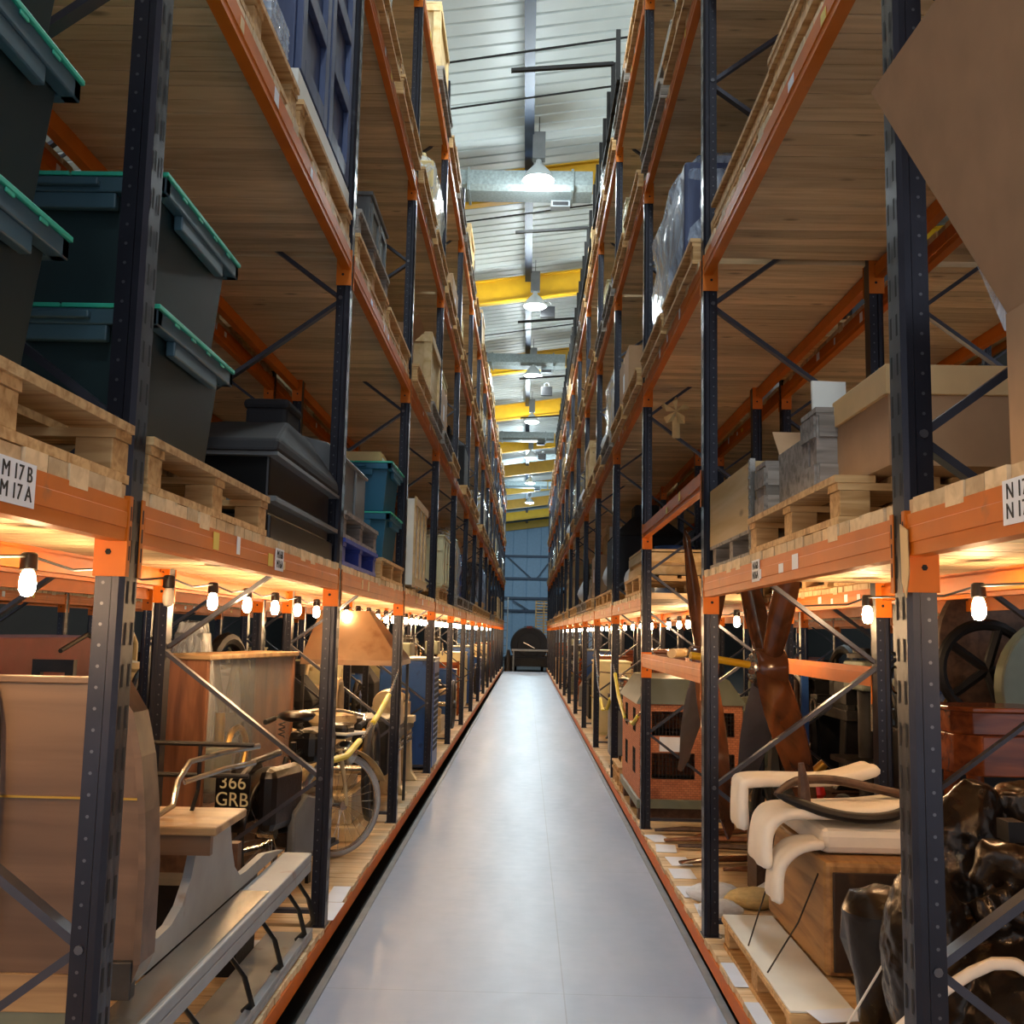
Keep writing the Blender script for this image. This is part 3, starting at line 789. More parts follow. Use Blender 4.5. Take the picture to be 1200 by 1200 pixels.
# generic fill for the far bays
UP = [  # key, builder, height used, description, category
 ('crA', crate(.8, 1.0, .7), 'closed softwood crate', 'crate'),
 ('crB', crate(.7, .9, .5, 'palletg'), 'weathered grey crate', 'crate'),
 ('ctA', carton(.75, .95, .6), 'taped brown carton', 'box'),
 ('ctB', carton(.6, .6, .45, True), 'open brown carton', 'box'),
 ('wrA', wrapped(.85, 1.05, .95, 'clothy', 'film', 1), 'plastic-wrapped pale bundle', 'wrapped bundle'),
 ('wrB', wrapped(.8, 1.0, 1.15, 'navyw', 'filmb', 2), 'plastic-wrapped blue load', 'wrapped bundle'),
 ('cbA', cabinet(.5, .9, 1.05, 'cream'), 'cream panelled cabinet', 'cabinet'),
 ('cbB', cabinet(.55, .8, .95, 'tdark'), 'dark wooden cabinet', 'cabinet'),
 ('fcA', frame_crate(.25, 1.0, 1.15), 'slatted picture case', 'case'),
 ('cvA', cover(.8, 1.0, 1.0, 'blackm'), 'black hooded machine', 'machine'),
 ('skA', sack(.7, .8, .6, 'cloth', 3), 'white dust-sheeted bundle', 'bundle'),
 ('tkA', trunk(), 'black domed trunk', 'trunk'),
 ('drA', drum(.28, .8, 'bluep'), 'blue ribbed drum', 'drum'),
 ('engA', engine('sage', 'iron'), 'sage twin-flywheel engine', 'engine'),
 ('latA', lathe_machine('steelg', 'iron', 1.1), 'grey bench lathe', 'machine'),
 ('toA', tote(), 'dark tote with teal lid', 'storage box'),
 ('bdA', board_stack(.8, 1.1, 6), 'stack of pale boards', 'board stack'),
 ('stA', statue, 'plastic-shrouded figure', 'figure'),
]
GROUND = [
 ('engB', engine('creamm', 'iron'), 'cream twin-flywheel engine', 'engine'),
 ('engA', engine('sage', 'iron'), 'sage twin-flywheel engine', 'engine'),
 ('latB', lathe_machine('ironb', 'iron', 1.2), 'black treadle lathe', 'machine'),
 ('latC', lathe_machine('creamm', 'iron', 1.2), 'cream lathe', 'machine'),
 ('bic', bicycle('black'), 'black bicycle', 'bicycle'),
 ('wh1', wheel(.5, .07, 12, 'tdark', 'ironb', .09), 'wooden cartwheel', 'wheel'),
 ('wh2', wheel(.62, .09, 6, 'ironb', None, .1), 'big black flywheel', 'wheel'),
 ('mang', mangle, 'pale-rollered iron mangle', 'mangle'),
 ('pill', pumpstand, 'black pillar drill', 'machine'),
 ('mcan', milkcan, 'grey metal churn', 'churn'),
 ('cbC', cabinet(.5, .7, 1.1, 'mahog'), 'red-brown cupboard', 'cabinet'),
 ('cbA', cabinet(.5, .9, 1.05, 'cream'), 'cream cupboard', 'cabinet'),
 ('tkB', trunk(.5, .8, .5, 'tdark'), 'dark wooden trunk', 'trunk'),
 ('chr', chair, 'dark wooden chair', 'chair'),
 ('drB', drum(.27, .85, 'bluep'), 'blue drum', 'drum'),
 ('rad', radiator_cab('bluep'), 'tall blue louvred cabinet', 'cabinet'),
 ('crA', crate(.8, 1.0, .7), 'softwood crate', 'crate'),
 ('cvB', cover(.6, .7, 1.1, 'blackm'), 'black stove with flue', 'stove'),
]
PAL = pallet_near(); PALF = pallet_far(); PALG = pallet_near('palletg'); PALGF = pallet_far('palletg')
rr = random.Random(21)
PALE = [q for q in UP if q[0] in ('wrA', 'skA', 'crA', 'bdA', 'fcA', 'ctA')]
def fill(side, bay, lev):
    """pallets and goods for a far bay"""
    if lev == 0:
        ys = (.75, 2.05); last = None
        for n, y in enumerate(ys):
            g = rr.choice([q for q in GROUND if q[0] != last]); last = g[0]
            yy = y+rr.uniform(-.05, .05)
            if g[0] == 'bic':
                if n: continue
                yy = 1.0
            place(g[0], g[1], side, bay, 0, yy, g[2], g[3], x=.36+rr.random()*.16, rz=rr.choice((0, 0, PI)), pos=('near end', 'far end')[n])
            h = rr.choice([q for q in GROUND if q[0] != 'bic'])
            if g[0] == 'bic': ys_skip = True; break
            if rr.random() < .6 and bay < 9: place(h[0], h[1], side, bay, 0, y+rr.uniform(-.2, .2), h[2]+' at the back', h[3], x=1.65, pos=('near end', 'far end')[n])
        return
    last = None
    for n, y in enumerate((.72, 2.08)):
        if rr.random() < .08: continue
        pg = rr.random() < .25; near = bay <= 5
        place(('pg' if pg else 'p')+('n' if near else 'f'), (PALG if near else PALGF) if pg else (PAL if near else PALF), side, bay, lev, y, 'weathered pallet' if pg else 'pale pallet', 'pallet', x=.46, pos=('near end', 'far end')[n])
        g = rr.choice([q for q in UP+PALE*2 if q[0] != last]); last = g[0]
        place(g[0], g[1], side, bay, lev, y+rr.uniform(-.06, .06), g[2], g[3], x=.41, dz=.146, pos=('near end', 'far end')[n])
SKIP = {('left', 0), ('right', 0), ('left', 1), ('right', 1), ('left', 2), ('right', 2)}
for bay in range(0, NB):
    for side in ('left', 'right'):
        for lev in range(0, 5):
            if bay <= 2 and lev < 3: continue
            if bay == 1 and lev == 3: continue
            if bay <= 3 and lev < 1: continue
            if bay <= 4 and lev == 1: continue
            if bay == 0: continue
            if bay == 1 and lev == 4: continue
            fill(side, bay, lev)
# ------------------------------------------------------------ left rack, first shelf
def at(key, b, x, y, z, label, cat, rz=0, scale=None, group=None): return inst(key, b, (x, y, z), label, cat, rz, group, scale)
Z1, Z2 = TOPZ[1], TOPZ[2]
TT = ('tote', tote(w=.52, d=.69, h=.363))
at('pn', PAL, -1.475, 1.86, Z1, 'rough pale pallet under the dark totes at the left edge, nearest bay', 'pallet')
for k in range(3):
    at('tote', TT[1], -1.275, 1.80, Z1+.146+.364*k, f'dark tote with teal lid at left edge of the photo, {["bottom", "middle", "top"][k]} of its stack', 'storage box')
    if k < 3: at('tote', TT[1], -1.83, 1.80, Z1+.146+.364*k, f'dark teal-lidded tote at the back of the nearest left pallet, {["bottom", "middle", "top"][k]} of the stack', 'storage box')
at('pn', PAL, -1.475, 3.19, Z1, 'pale pallet under two dark totes beside the near left post', 'pallet')
for k in range(2):
    at('tote', TT[1], -1.245, 2.95, Z1+.146+.364*k, f'dark tote with teal lid beside the near left post, {["lower", "upper"][k]} of the pair', 'storage box')
    at('tote', TT[1], -1.80, 2.95, Z1+.146+.364*k, f'dark tote behind the pair beside the near left post, {["lower", "upper"][k]} one', 'storage box')
t = thing('covered_machine', 'big black hooded machine with square chimney on left first shelf', 'machine', (-1.42, 4.56, Z1))
M().box(-.42, .42, -.62, .66, 0, .1).box(-.4, .4, -.6, .62, .1, .34).obj('base_frame', 'black', t, bevel=.01)
M().box(-.44, .44, -.64, .68, .15, .17).box(-.44, .44, -.64, .68, .33, .345).obj('trim_strip', 'steelg', t)
M().add([(-.44, -.66, .345), (.44, -.66, .345), (.44, .68, .345), (-.44, .68, .345), (-.44, -.62, .4), (.44, -.62, .4), (.44, .64, .4), (-.44, .64, .4), (-.02, .1, .61), (.3, .1, .61), (.3, .56, .61), (-.02, .56, .61)],
        [(0, 3, 2, 1), (0, 1, 5, 4), (1, 2, 6, 5), (2, 3, 7, 6), (3, 0, 4, 7), (4, 5, 9, 8), (5, 6, 10, 9), (6, 7, 11, 10), (7, 4, 8, 11), (8, 9, 10, 11)]).obj('hood', 'blackm', t, bevel=.015)
M().box(.06, .26, .22, .5, .6, .71).box(.05, .27, .21, .51, .7, .75).obj('chimney', 'blackm', t, bevel=.02)
at('pb', pallet_near('palletb'), -1.475, 5.98, Z1, 'blue painted pallet under a grey pallet on left first shelf', 'pallet')
at('pg', PALG, -1.475, 5.98, Z1+.146, 'grey pallet stacked on the blue pallet, left first shelf', 'pallet')
t = thing('galvanised_tank', 'grey galvanised tank with curved lid on the stacked blue and grey pallets', 'tank', (-1.4, 5.9, Z1+.292))
M().prism([(-.38, 0), (.38, 0), (.38, .3), (.3, .38), (.1, .43), (-.3, .43), (-.38, .4)], -.42, .42, 'xz').obj('body', 'steelg', t, bevel=.01)
M().tube([(.385, -.42, .3), (.385, .42, .3)], .012, 6).tube([(.385, .0, .02), (.385, .0, .3)], .01, 6).obj('seam', 'steelg', t)
at('pn', PAL, -1.475, 7.42, Z1, 'pale pallet under the blue totes, left first shelf, third bay', 'pallet')
for k in range(2): at('toteB', tote('toteb', 'toteb', 'teal', .55, .7, .363), -1.26, 7.6, Z1+.146+.364*k, f'blue tote with bright teal lid on left first shelf, {["lower", "upper"][k]} of two', 'storage box')
at('ctS', carton(.3, .3, .1, matn='tape'), -1.25, 7.62, Z1+.146+.728, 'small buff box on top of the blue totes', 'box')
at('fcA', frame_crate(.25, 1.0, 1.15), -1.0, 8.95, Z1+.02, 'tall pale slatted case standing at the shelf edge beyond the blue totes', 'case', scale=(.5, 1, .66))
at('ctC', carton(.5, .8, .62), -1.4, 10.2, Z1, 'brown carton between the slatted case and the cream cabinet, left first shelf', 'box')
at('pn', PAL, -1.475, 12.0, Z1, 'pallet under the cream cabinet on left first shelf', 'pallet')
at('cbA', cabinet(.5, .9, 1.05, 'cream'), -1.16, 12.05, Z1+.146, 'small cream panelled cabinet at the left first shelf edge', 'cabinet', scale=(.8, 1, .56))
place('tkA', trunk(), 'left', 4, 1, 2.2, 'black domed trunk', 'trunk', x=.4)
at('cvA', cover(.8, 1.0, 1.0, 'blackm'), -1.5, 10.2, Z2, 'black hooded machine, second shelf of left rack, fourth bay', 'machine', scale=(1, .6, .8))
# ------------------------------------------------------------ left rack, second shelf
at('pn', PAL, -1.475, 3.35, Z2, 'near pallet on left second shelf, second bay from camera', 'pallet')
at('pn', PAL, -1.475, 4.62, Z2, 'pallet under the tall navy cabinet on left second shelf', 'pallet')
at('crC', crate(.9, .55, .5), -1.45, 3.1, Z2+.146, 'pale softwood crate in front of the navy cabinet, left second shelf', 'crate')
t = thing('clear_box', 'clear plastic box with cross ribs beside the navy cabinet', 'box', (-1.06, 3.72, Z2+.15))
M().box(-.06, .06, -.14, .14, 0, .2).obj('box', 'filmb', t)
q = M()
for k in range(6): q.box(-.062, .062, -.142, .142, .01+k*.034, .018+k*.034)
q.obj('ribs', 'film', t)['kind'] = 'stuff'
t = thing('tall_cabinet', 'tall navy panelled wooden cabinet standing on left second shelf', 'cabinet', (-1.42, 4.6, Z2+.146))
M().box(-.41, .43, -.6, .62, 0, .13).obj('plinth_board', 'white', t)
M().box(-.4, .4, -.58, .62, .13, 1.37).obj('carcass', 'navyw', t, bevel=.004)
for k in range(2):
    y0 = -.56+k*.6; q = M()
    q.box(.4, .43, y0, y0+.08, .15, 1.35).box(.4, .43, y0+.48, y0+.56, .15, 1.35)
    for z in (.15, .53, .91, 1.26): q.box(.4, .43, y0+.08, y0+.48, z, z+.09)
    q.obj('door', 'navyw', t, bevel=.004)
for bay, y, lab, b in ((2, .75, 'near', 'crD'), (2, 2.05, 'far', 'none')):
    place('pn', PAL, 'left', bay, 2, y, 'pale pallet', 'pallet', x=.5, pos=lab+' end')
place('pg', PALG, 'left', 2, 2, .75, 'grey pallet on the pale pallet', 'pallet', x=.5, dz=.146, pos='near end')
place('bdA', board_stack(.8, 1.1, 6), 'left', 2, 2, .8, 'stack of boards', 'board stack', x=.5, dz=.292, pos='near end')
place('cbG', cabinet(.5, .8, .9, 'steelg'), 'left', 2, 2, 2.1, 'grey metal cabinet', 'cabinet', x=.45, dz=.146)
# upper shelves near the camera
for lev, bay, y in ((3, 1, 2.1), (3, 2, .7), (4, 2, .8), (4, 2, 2.1), (3, 1, .8)):
    pass
for side in ('left', 'right'):
    place('wrA', wrapped(.85, 1.05, .95, 'clothy', 'film', 1), side, 1, 3, 2.0, 'plastic-wrapped pale load', 'wrapped bundle', x=.45, dz=.146)
    place('pn', PAL, side, 1, 3, 2.0, 'pale pallet', 'pallet', x=.49)
# ------------------------------------------------------------ right rack, first shelf
t = thing('cardboard_box', 'huge brown cardboard box with raised flap at the right edge', 'box', (1.36, 1.55, Z1))
q = M()
q.box(-.39, -.383, -.5, .5, 0, .33).box(.383, .39, -.5, .5, 0, .33).box(-.383, .383, -.5, -.493, 0, .33).box(-.383, .383, .493, .5, 0, .33).box(-.383, .383, -.49, .49, 0, .006)
q.obj('carton', 'card', t)
q = M(); q.add([(-.385, -.5, .33), (-.385, .5, .33), (-.5, .95, 1.06), (-.5, -.45, 1.0)], [(0, 1, 2, 3)])
o = q.obj('long_flap', ['card', 'cardd'], t); sd = o.modifiers.new('s', 'SOLIDIFY'); sd.thickness = .012; sd.material_offset_rim = 1
q = M(); q.add([(-.38, .5, .33), (.38, .5, .33), (.33, .57, .55), (-.38, .57, .55)], [(0, 1, 2, 3)])
o = q.obj('end_flap', 'card', t); sd = o.modifiers.new('s', 'SOLIDIFY'); sd.thickness = .01
q = M(); q.add([(-.389, .51, .3), (-.4, .6, .47), (-.37, .53, .5), (-.37, .5, .3)], [(0, 1, 2, 3)])
o = q.obj('torn_tape', 'film', t); sd = o.modifiers.new('s', 'SOLIDIFY'); sd.thickness = .003
at('pn', PAL, 1.41, 3.6, Z1, 'rough pale pallet under the open boxes, right first shelf', 'pallet')
t = thing('lidded_carton', 'cardboard box with deep lid beside the near right post', 'box', (1.42, 3.06, Z1+.146))
M().box(-.42, .42, -.24, .24, 0, .22).obj('carton', 'card', t)
M().box(-.43, .43, -.25, .25, .2, .285).obj('lid', 'tape', t, bevel=.003)
M().box(-.05, .07, -.2505, -.2435, .13, .16).obj('hand_hole', 'slot', t)
t = thing('open_box', 'grey-brown open box with raised flap on right first shelf pallet', 'box', (1.2, 3.85, Z1+.146))
q = M(); W, D, H_ = .2, .2, .24
for s in (-1, 1): q.box(s*W-.006, s*W+.006, -D, D, 0, H_).box(-W, W, s*D-.006, s*D+.006, 0, H_)
q.box(-W, W, -D, D, 0, .01); q.obj('carton', 'palletg', t)
for s, a in ((-1, .07), (1, .12)):
    q = M(); q.add([(-W, s*D, H_), (W, s*D, H_), (W, s*(D+.12), H_+a), (-W, s*(D+.12), H_+a)], [(0, 1, 2, 3)]); o = q.obj('flap', 'card', t); o.modifiers.new('s', 'SOLIDIFY').thickness = .005
at('skW', sack(.34, .26, .36, 'cloth', 5), 1.15, 3.55, Z1+.146, 'white padded bundle between the open box and the lidded box', 'bundle')
at('crJ', crate(.16, .16, .25, 'palletg'), 1.02, 3.38, Z1+.146, 'upright weathered wooden box standing before the white card', 'crate')
tag(M().box(-.06, .06, -.006, .006, 0, .4).obj('white_card', 'white', loc=(1.03, 3.46, Z1+.147), rot=(-.05, 0, .1)), 'white card standing in front of the padded bundle', 'card')
at('crG', crate(.3, .3, .2, 'palletg'), 1.1, 4.13, Z1+.146, 'small grey wooden box at the pallet end beside the collar crate', 'crate', scale=(1, .55, 1))
t = thing('black_case', 'black case with wooden end lying behind the collar crate', 'case', (1.5, 4.55, Z1))
M().box(-.15, .28, -.35, .4, .3, .52).obj('case_body', 'black', t, bevel=.01); M().box(-.16, -.06, -.36, -.2, .3, .56).obj('wooden_end', 'tdark', t); M().box(-.14, .26, -.3, .38, 0, .3).obj('stand', 'tdark', t)
t = thing('collar_crate', 'pale plywood crate with riveted metal corner on right first shelf', 'crate', (1.3, 4.73, Z1))
for y in (-.42, 0, .42):
    M().box(-.36, .36, y-.04, y+.04, .02, .1).obj('skid', 'palletg', t)
M().box(-.37, .37, -.47, .49, 0, .02).box(-.37, .37, -.47, .49, .1, .115).obj('base_board', 'palletg', t)
q = M().box(-.37, -.355, -.47, .49, .115, .4).box(.355, .37, -.47, .49, .115, .4).box(-.355, .355, -.47, -.455, .115, .4).box(-.355, .355, .475, .49, .115, .4); q.obj('side_panel', 'plain', t)
q = M().box(-.374, -.352, -.475, -.44, 0, .41)
for k in range(9): q.box(-.377, -.374, -.472, -.445, .03+k*.042, .042+k*.042)
q.obj('metal_corner', 'chrome', t)
tag(M().bar((-.38, -.4, 0), (-.38, .45, .06), .02, .012).obj('white_rod', 'white', loc=(1.4, 4.7, Z1+.402)), 'thin pale strip laid across the open collar crate', 'strip')
# beyond the missing shelf, bays four and five
place('pn', PAL, 'right', 3, 1, .75, 'pale pallet', 'pallet', x=.5, pos='near end')
place('crF', crate(.85, 1.0, .2), 'right', 3, 1, .75, 'shallow pale crate', 'crate', x=.46, dz=.146, pos='near end')
place('drB', drum(.27, .85, 'bluep'), 'right', 3, 1, 1.7, 'blue drum', 'drum', x=.5, scale=(.7, .7, .6))
place('skW', sack(.34, .26, .36, 'cloth', 5), 'right', 3, 1, 2.3, 'white cloth bundle', 'bundle', x=.3, scale=(1.2, 1.4, 1.3))
place('pn', PAL, 'right', 4, 1, .75, 'pale pallet', 'pallet', x=.5, pos='near end')
place('pn', PAL, 'right', 4, 1, 2.05, 'pale pallet', 'pallet', x=.5, pos='far end')
place('cvA', cover(.8, 1.0, 1.0, 'blackm'), 'right', 4, 1, .9, 'black rounded machine', 'machine', x=.45, dz=.146)
place('skA', sack(.7, .8, .6, 'cloth', 3), 'right', 4, 1, 2.1, 'white dust-sheeted bundle', 'bundle', x=.45, dz=.146)
# ------------------------------------------------------------ right rack, second and third shelves
for k, y in enumerate((3.2, 4.5)):
    tag(board_stack(.92, 1.25, 9-k)(), f'stack of rough boards on right second shelf, {["nearer", "farther"][k]} one in the second bay', 'board stack').location = (1.4, y, Z2)
place('pn', PAL, 'right', 2, 2, .75, 'pale pallet', 'pallet', x=.47, pos='near end')
place('wrB2', wrapped(.95, 1.5, .98, 'navyw', 'filmb', 4), 'right', 2, 2, 1.55, 'tall plastic-wrapped blue load', 'wrapped bundle', x=.46, dz=.146)
place('pn', PAL, 'right', 2, 2, 2.08, 'pale pallet', 'pallet', x=.47, pos='far end')
t = thing('paper_tag', 'crumpled yellow tag tied to the brace of the right rack', 'tag', (1.16, 8.02, 3.38))
for k in range(5):
    a = k*1.256; q = M(); q.add([(0, 0, 0), (.1*math.cos(a)-.02, -.02, .1*math.sin(a)), (.12*math.cos(a+.3), .02, .12*math.sin(a+.3)), (.08*math.cos(a+.7), -.01, .08*math.sin(a+.7))], [(0, 1, 2, 3)])
    o = q.obj('bow_loop', 'clothy', t); o.modifiers.new('s', 'SOLIDIFY').thickness = .004
M().box(-.03, .03, -.002, .002, -.22, -.05).obj('ribbon_tail', 'clothy', t)
# the run behind, seen between the posts
def fill2(side, bay, lev, n):
    sg = -1 if side == 'left' else 1
    X = (XL-DEPTH-.16 if sg < 0 else XR+DEPTH+.16)+sg*.47; Y = YF(bay)-2.8+(.75, 2.08)[n]
    cat_ = GROUND if lev == 0 else UP
    g = rr.choice([q for q in cat_ if q[0] not in ('bic', 'wrA', 'wrB')])
    dz = 0
    if lev: 
        inst('pf', PALF, (X, Y, TOPZ[lev]), f'pallet on {SHELF[lev]} of the run behind the {side} rack, {ORD[bay]} bay, {("near", "far")[n]} end', 'pallet'); dz = .146
    inst(g[0], g[1], (X, Y, TOPZ[lev]+dz), f'{g[2]}, {SHELF[lev]} of rear {side} run, {ORD[bay]} bay, {("near", "far")[n]} end', g[3])
for bay in range(1, 9):
    for side in ('left', 'right'):
        for n in (0, 1):
            if bay >= 5: fill2(side, bay, 0, n)
            fill2(side, bay, 1, n)
            if bay > 1 and n: fill2(side, bay, 2, n)
for bay in range(1, 8):
    for side in ('left', 'right'):
        sg = -1 if side == 'left' else 1
        for n in (0, 1):
            g = rr.choice([q for q in GROUND if q[0] != 'bic']); inst(g[0], g[1], (sg*5.4, YF(bay)-2.8+(.75, 2.08)[n], TOPZ[0]), f'{g[2]} across the next aisle on the {side}, {ORD[bay]} bay, {("near", "far")[n]} end', g[3])
            g = rr.choice(UP); inst(g[0], g[1], (sg*5.4, YF(bay)-2.8+(.75, 2.08)[n], TOPZ[1]), f'{g[2]}, first shelf across next {side} aisle, {ORD[bay]} bay, {("near", "far")[n]} end', g[3])
for side in ('left', 'right'):
    place('ctA', carton(.75, .95, .6), side, 1, 3, .75, 'taped brown carton', 'box', x=.45)
    place('pn', PAL, side, 1, 4, 2.0, 'pale pallet', 'pallet', x=.45)
    place('bdA', board_stack(.8, 1.1, 6), side, 1, 4, 2.0, 'stack of pale boards', 'board stack', x=.42, dz=.146)
# ------------------------------------------------------------ hall
struct(M().box(-.87, .87, -3, 43, -.1, 0).obj('floor', 'floor'))
struct(M().box(-16, 16, -3, 75, -.3, -.12).obj('floor', mat('sub_floor', '2a2826', .8)))
for sg, nm in ((-1, 'left'), (1, 'right')):
    m = M(); m.prism([(sg*.87, -.1), (sg*.905, -.1), (sg*.905, .008), (sg*.87, .008)], -3, 43, 'xz')
    struct(m.obj('trim_1' if sg < 0 else 'trim_2', 'kerb'))
SL = .14
def roofz(x): return 9.85+SL*x
m = M()
y = -3.0
prof = []
while y < 75:
    prof += [(y, 0), (y+.24, 0), (y+.255, .03), (y+.285, .03)]; y += .3
vs = []; fs = []
for k, (yy, h) in enumerate(prof):
    for x in (-16, 16): vs.append((x, yy, roofz(x)+h))
for k in range(len(prof)-1): fs.append((2*k, 2*k+1, 2*k+3, 2*k+2))
m.add(vs, fs)
struct(m.obj('ceiling', 'roof'))
# rafters
for n in range(-1, 10):
    Y = 22.3+6.37*(n-1) if n != 0 else 16.95
    m = M()
    for x0, x1 in ((-16, 16),):
        za, zb = 9.05+SL*x0, 9.05+SL*x1; H = .52
        m.add([(x0, Y-.09, za), (x1, Y-.09, zb), (x1, Y+.09, zb), (x0, Y+.09, za), (x0, Y-.09, za+.03), (x1, Y-.09, zb+.03), (x1, Y+.09, zb+.03), (x0, Y+.09, za+.03)], [(0, 3, 2, 1), (4, 5, 6, 7), (0, 1, 5, 4), (1, 2, 6, 5), (2, 3, 7, 6), (3, 0, 4, 7)])
        m.add([(x0, Y-.01, za+.03), (x1, Y-.01, zb+.03), (x1, Y+.01, zb+.03), (x0, Y+.01, za+.03), (x0, Y-.01, za+H), (x1, Y-.01, zb+H), (x1, Y+.01, zb+H), (x0, Y+.01, za+H)], [(0, 3, 2, 1), (4, 5, 6, 7), (0, 1, 5, 4), (1, 2, 6, 5), (2, 3, 7, 6), (3, 0, 4, 7)])
        m.add([(x0, Y-.09, za+H), (x1, Y-.09, zb+H), (x1, Y+.09, zb+H), (x0, Y+.09, za+H), (x0, Y-.09, za+H+.03), (x1, Y-.09, zb+H+.03), (x1, Y+.09, zb+H+.03), (x0, Y+.09, za+H+.03)], [(0, 3, 2, 1), (4, 5, 6, 7), (0, 1, 5, 4), (1, 2, 6, 5), (2, 3, 7, 6), (3, 0, 4, 7)])
    o = m.obj('roof_rafter', 'ryellow'); struct(o); o.name = 'trim_%d' % (n+10)
# cable tray purlin
o = M().box(-.17, -.02, 0, 74, 9.45, 9.52).box(-.17, -.155, 0, 74, 9.52, 9.6).box(-.035, -.02, 0, 74, 9.52, 9.6).obj('cable_tray', 'steeld')
tag(o, 'long grey steel cable tray running under the roof above the aisle', 'cable tray')
# ducts
for k, (Y, z) in enumerate(((16.3, 8.8), (28.1, 9.0), (39.5, 9.05), (52.5, 9.05))):
    t = thing('ventilation_duct', f'{["nearest", "second", "third", "farthest"][k]} galvanised duct crossing under the roof above the aisle', 'duct', (0, Y, z))
    M().prism([(-.3, .08), (-.22, 0), (.22, 0), (.3, .08), (.3, .32), (-.3, .32)], -12, .95, 'yz').obj('duct_body', 'duct', t)
    m = M(); m.prism([(-.3, .06), (-.22, 0), (.22, 0), (.3, .06), (.3, .32), (-.3, .32)], 1.0, 12, 'yz'); m.obj('duct_body', 'duct', t)
    for x in (-1.1, .6): M().box(x, x+.04, -.32, .32, -.02, .35).obj('duct_flange', 'duct', t)
    g = M().box(.28, .6, .12, .3, -.1, .0).obj('air_grille', 'steelg', t)
    M().box(.31, .57, .113, .121, -.085, -.02).obj('grille_slot', 'slot', g)
# high-bay lamps
LIGHTS = []
def lamp():
    t = thing('high_bay_lamp', '', 'lamp')
    M().box(-.1, .1, -.08, .08, .28, .72).obj('ballast_box', 'steelg', t)
    M().lathe((0, 0, 0), [(.04, .28), (.05, .22), (.09, .18), (.2, .06), (.25, -.04), (.255, -.06), (.24, -.06)], 24).obj('reflector', 'lampsh', t, True)
    M().lathe((0, 0, 0), [(.235, -.062), (.2, -.09), (.1, -.105), (.01, -.11)], 24).obj('lamp_glass', 'lamphot', t, True)
    M().cyl((0, 0, .72), (0, 0, 1.0), .008, 6).obj('hanger', 'cable', t)
    return t
for k, Y in enumerate((15.5, 21.8, 27.9, 34.2, 41.4, 48.5, 56)):
    inst('lamp', lamp, (.06, Y, 8.78), f'{["nearest", "second", "third", "fourth", "fifth", "sixth", "farthest"][k]} high-bay lamp hanging over the aisle', 'lamp')
    LIGHTS.append((.06, Y, 8.6, 1))
for sx in (-1, 1):
    for k, Y in enumerate((3, 12, 21, 30, 39)):
        LIGHTS.append((sx*4.2, Y, 8.6, .8))  # unseen fill lights over the side aisles, added without fixtures
LIGHTS += [(.06, 9, 8.9, .9), (.06, 2.5, 8.9, .8), (.06, -2, 8, .8)]  # unseen lights over the near aisle, added as fill without fixtures
for (x, y, z, p) in LIGHTS:
    l = bpy.data.lights.new('lamp_and_fill_light', 'POINT'); l.energy = 360*p; l.color = (.86, .97, 1.0); l.shadow_soft_size = .25
    o = bpy.data.objects.new('lamp_and_fill_light', l); COL.objects.link(o); o.location = (x, y, z)
# floodlights on the rafters
for k, (x, Y, z) in enumerate(((.35, 22.3, 8.75), (.45, 28.4, 8.4), (.5, 40.4, 8.6))):
    t = thing('small_speaker_box', f'{["first", "second", "third"][k]} small dark box fixed beside the lamps under the roof', 'box', (x, Y, z))
    M().box(-.16, .16, -.08, .08, -.12, .12).obj('housing', 'black', t); M().ring((0, 0, .18), .07, .012, 16, 6, 'y').obj('bracket', 'steelg', t)
# frames of black bars standing on the right rack
for k in range(5):
    Y0 = 10.7+4.9*k
    t = thing('overhead_bar_frame', f'{["nearest", "second", "third", "fourth", "farthest"][k]} black bar frame reaching over the aisle from the right rack top', 'bar', (.9, Y0, 7.64))
    for q in range(7):
        M().box(-.025, .025, q*.66-.02, q*.66+.02, 0, .64).obj('upright_bar', 'blackbar', t)
    M().prism([(-1.2, .5), (0, .6), (0, .64), (-1.2, .54)], .62, .67, 'xz').obj('cross_bar', 'blackbar', t)
    M().box(-.02, .02, -.1, 4.1, .0, .03).obj('base_bar', 'blackbar', t)
for k, (Y, z0) in enumerate(((11.9, 8.9), (13.2, 9.0), (17.2, 9.05), (24, 9.0))):
    o = M().tube([(-6, Y+.3, z0-.95), (1, Y, z0+.02), (7, Y-.3, z0+.8)], .014, 6).obj('roof_tie_rod', 'blackbar')
    tag(o, f'{["nearest", "second", "third", "farthest"][k]} thin black tie rod strung under the roof sheets', 'rod')
# end wall
struct(M().box(-16, -5, 74.05, 74.1, -.2, 12.5).box(5, 16, 74.05, 74.1, -.2, 12.5).obj('wall_back', 'wallside'))
m = M(); x = -5
prof = []
while x < 5: prof += [(x, 0), (x+.93, 0), (x+.95, .04), (x+.98, .04)]; x += 1.0
vs = []; fs = []
for (a, h) in prof:
    vs += [(a, 74+h, -.2), (a, 74+h, 10+SL*a)]
for k in range(len(prof)-1): fs.append((2*k, 2*k+2, 2*k+3, 2*k+1))
m.add(vs, fs); struct(m.obj('wall_back', 'clad'))
for k, z in enumerate((3.1, 4.0, 5.4, 7.0)):
    struct(M().box(-16, 16, 73.6, 73.75, z, z+.16).obj('trim_%d' % (30+k), 'steeld'))
for k, (a, b) in enumerate((((-1.4, 7.0), (.3, 5.5)), ((1.5, 6.6), (.7, 5.5)), ((-1.0, 3.9), (.2, 3.2)), ((1.8, 3.9), (1.0, 3.2)))):
    struct(M().bar((a[0], 73.6, a[1]), (b[0], 73.6, b[1]), .08).obj('trim_%d' % (40+k), 'steeld'))
struct(M().box(-16.2, -16, -3, 74, -.3, 12.5).obj('wall_left', 'wallside'))
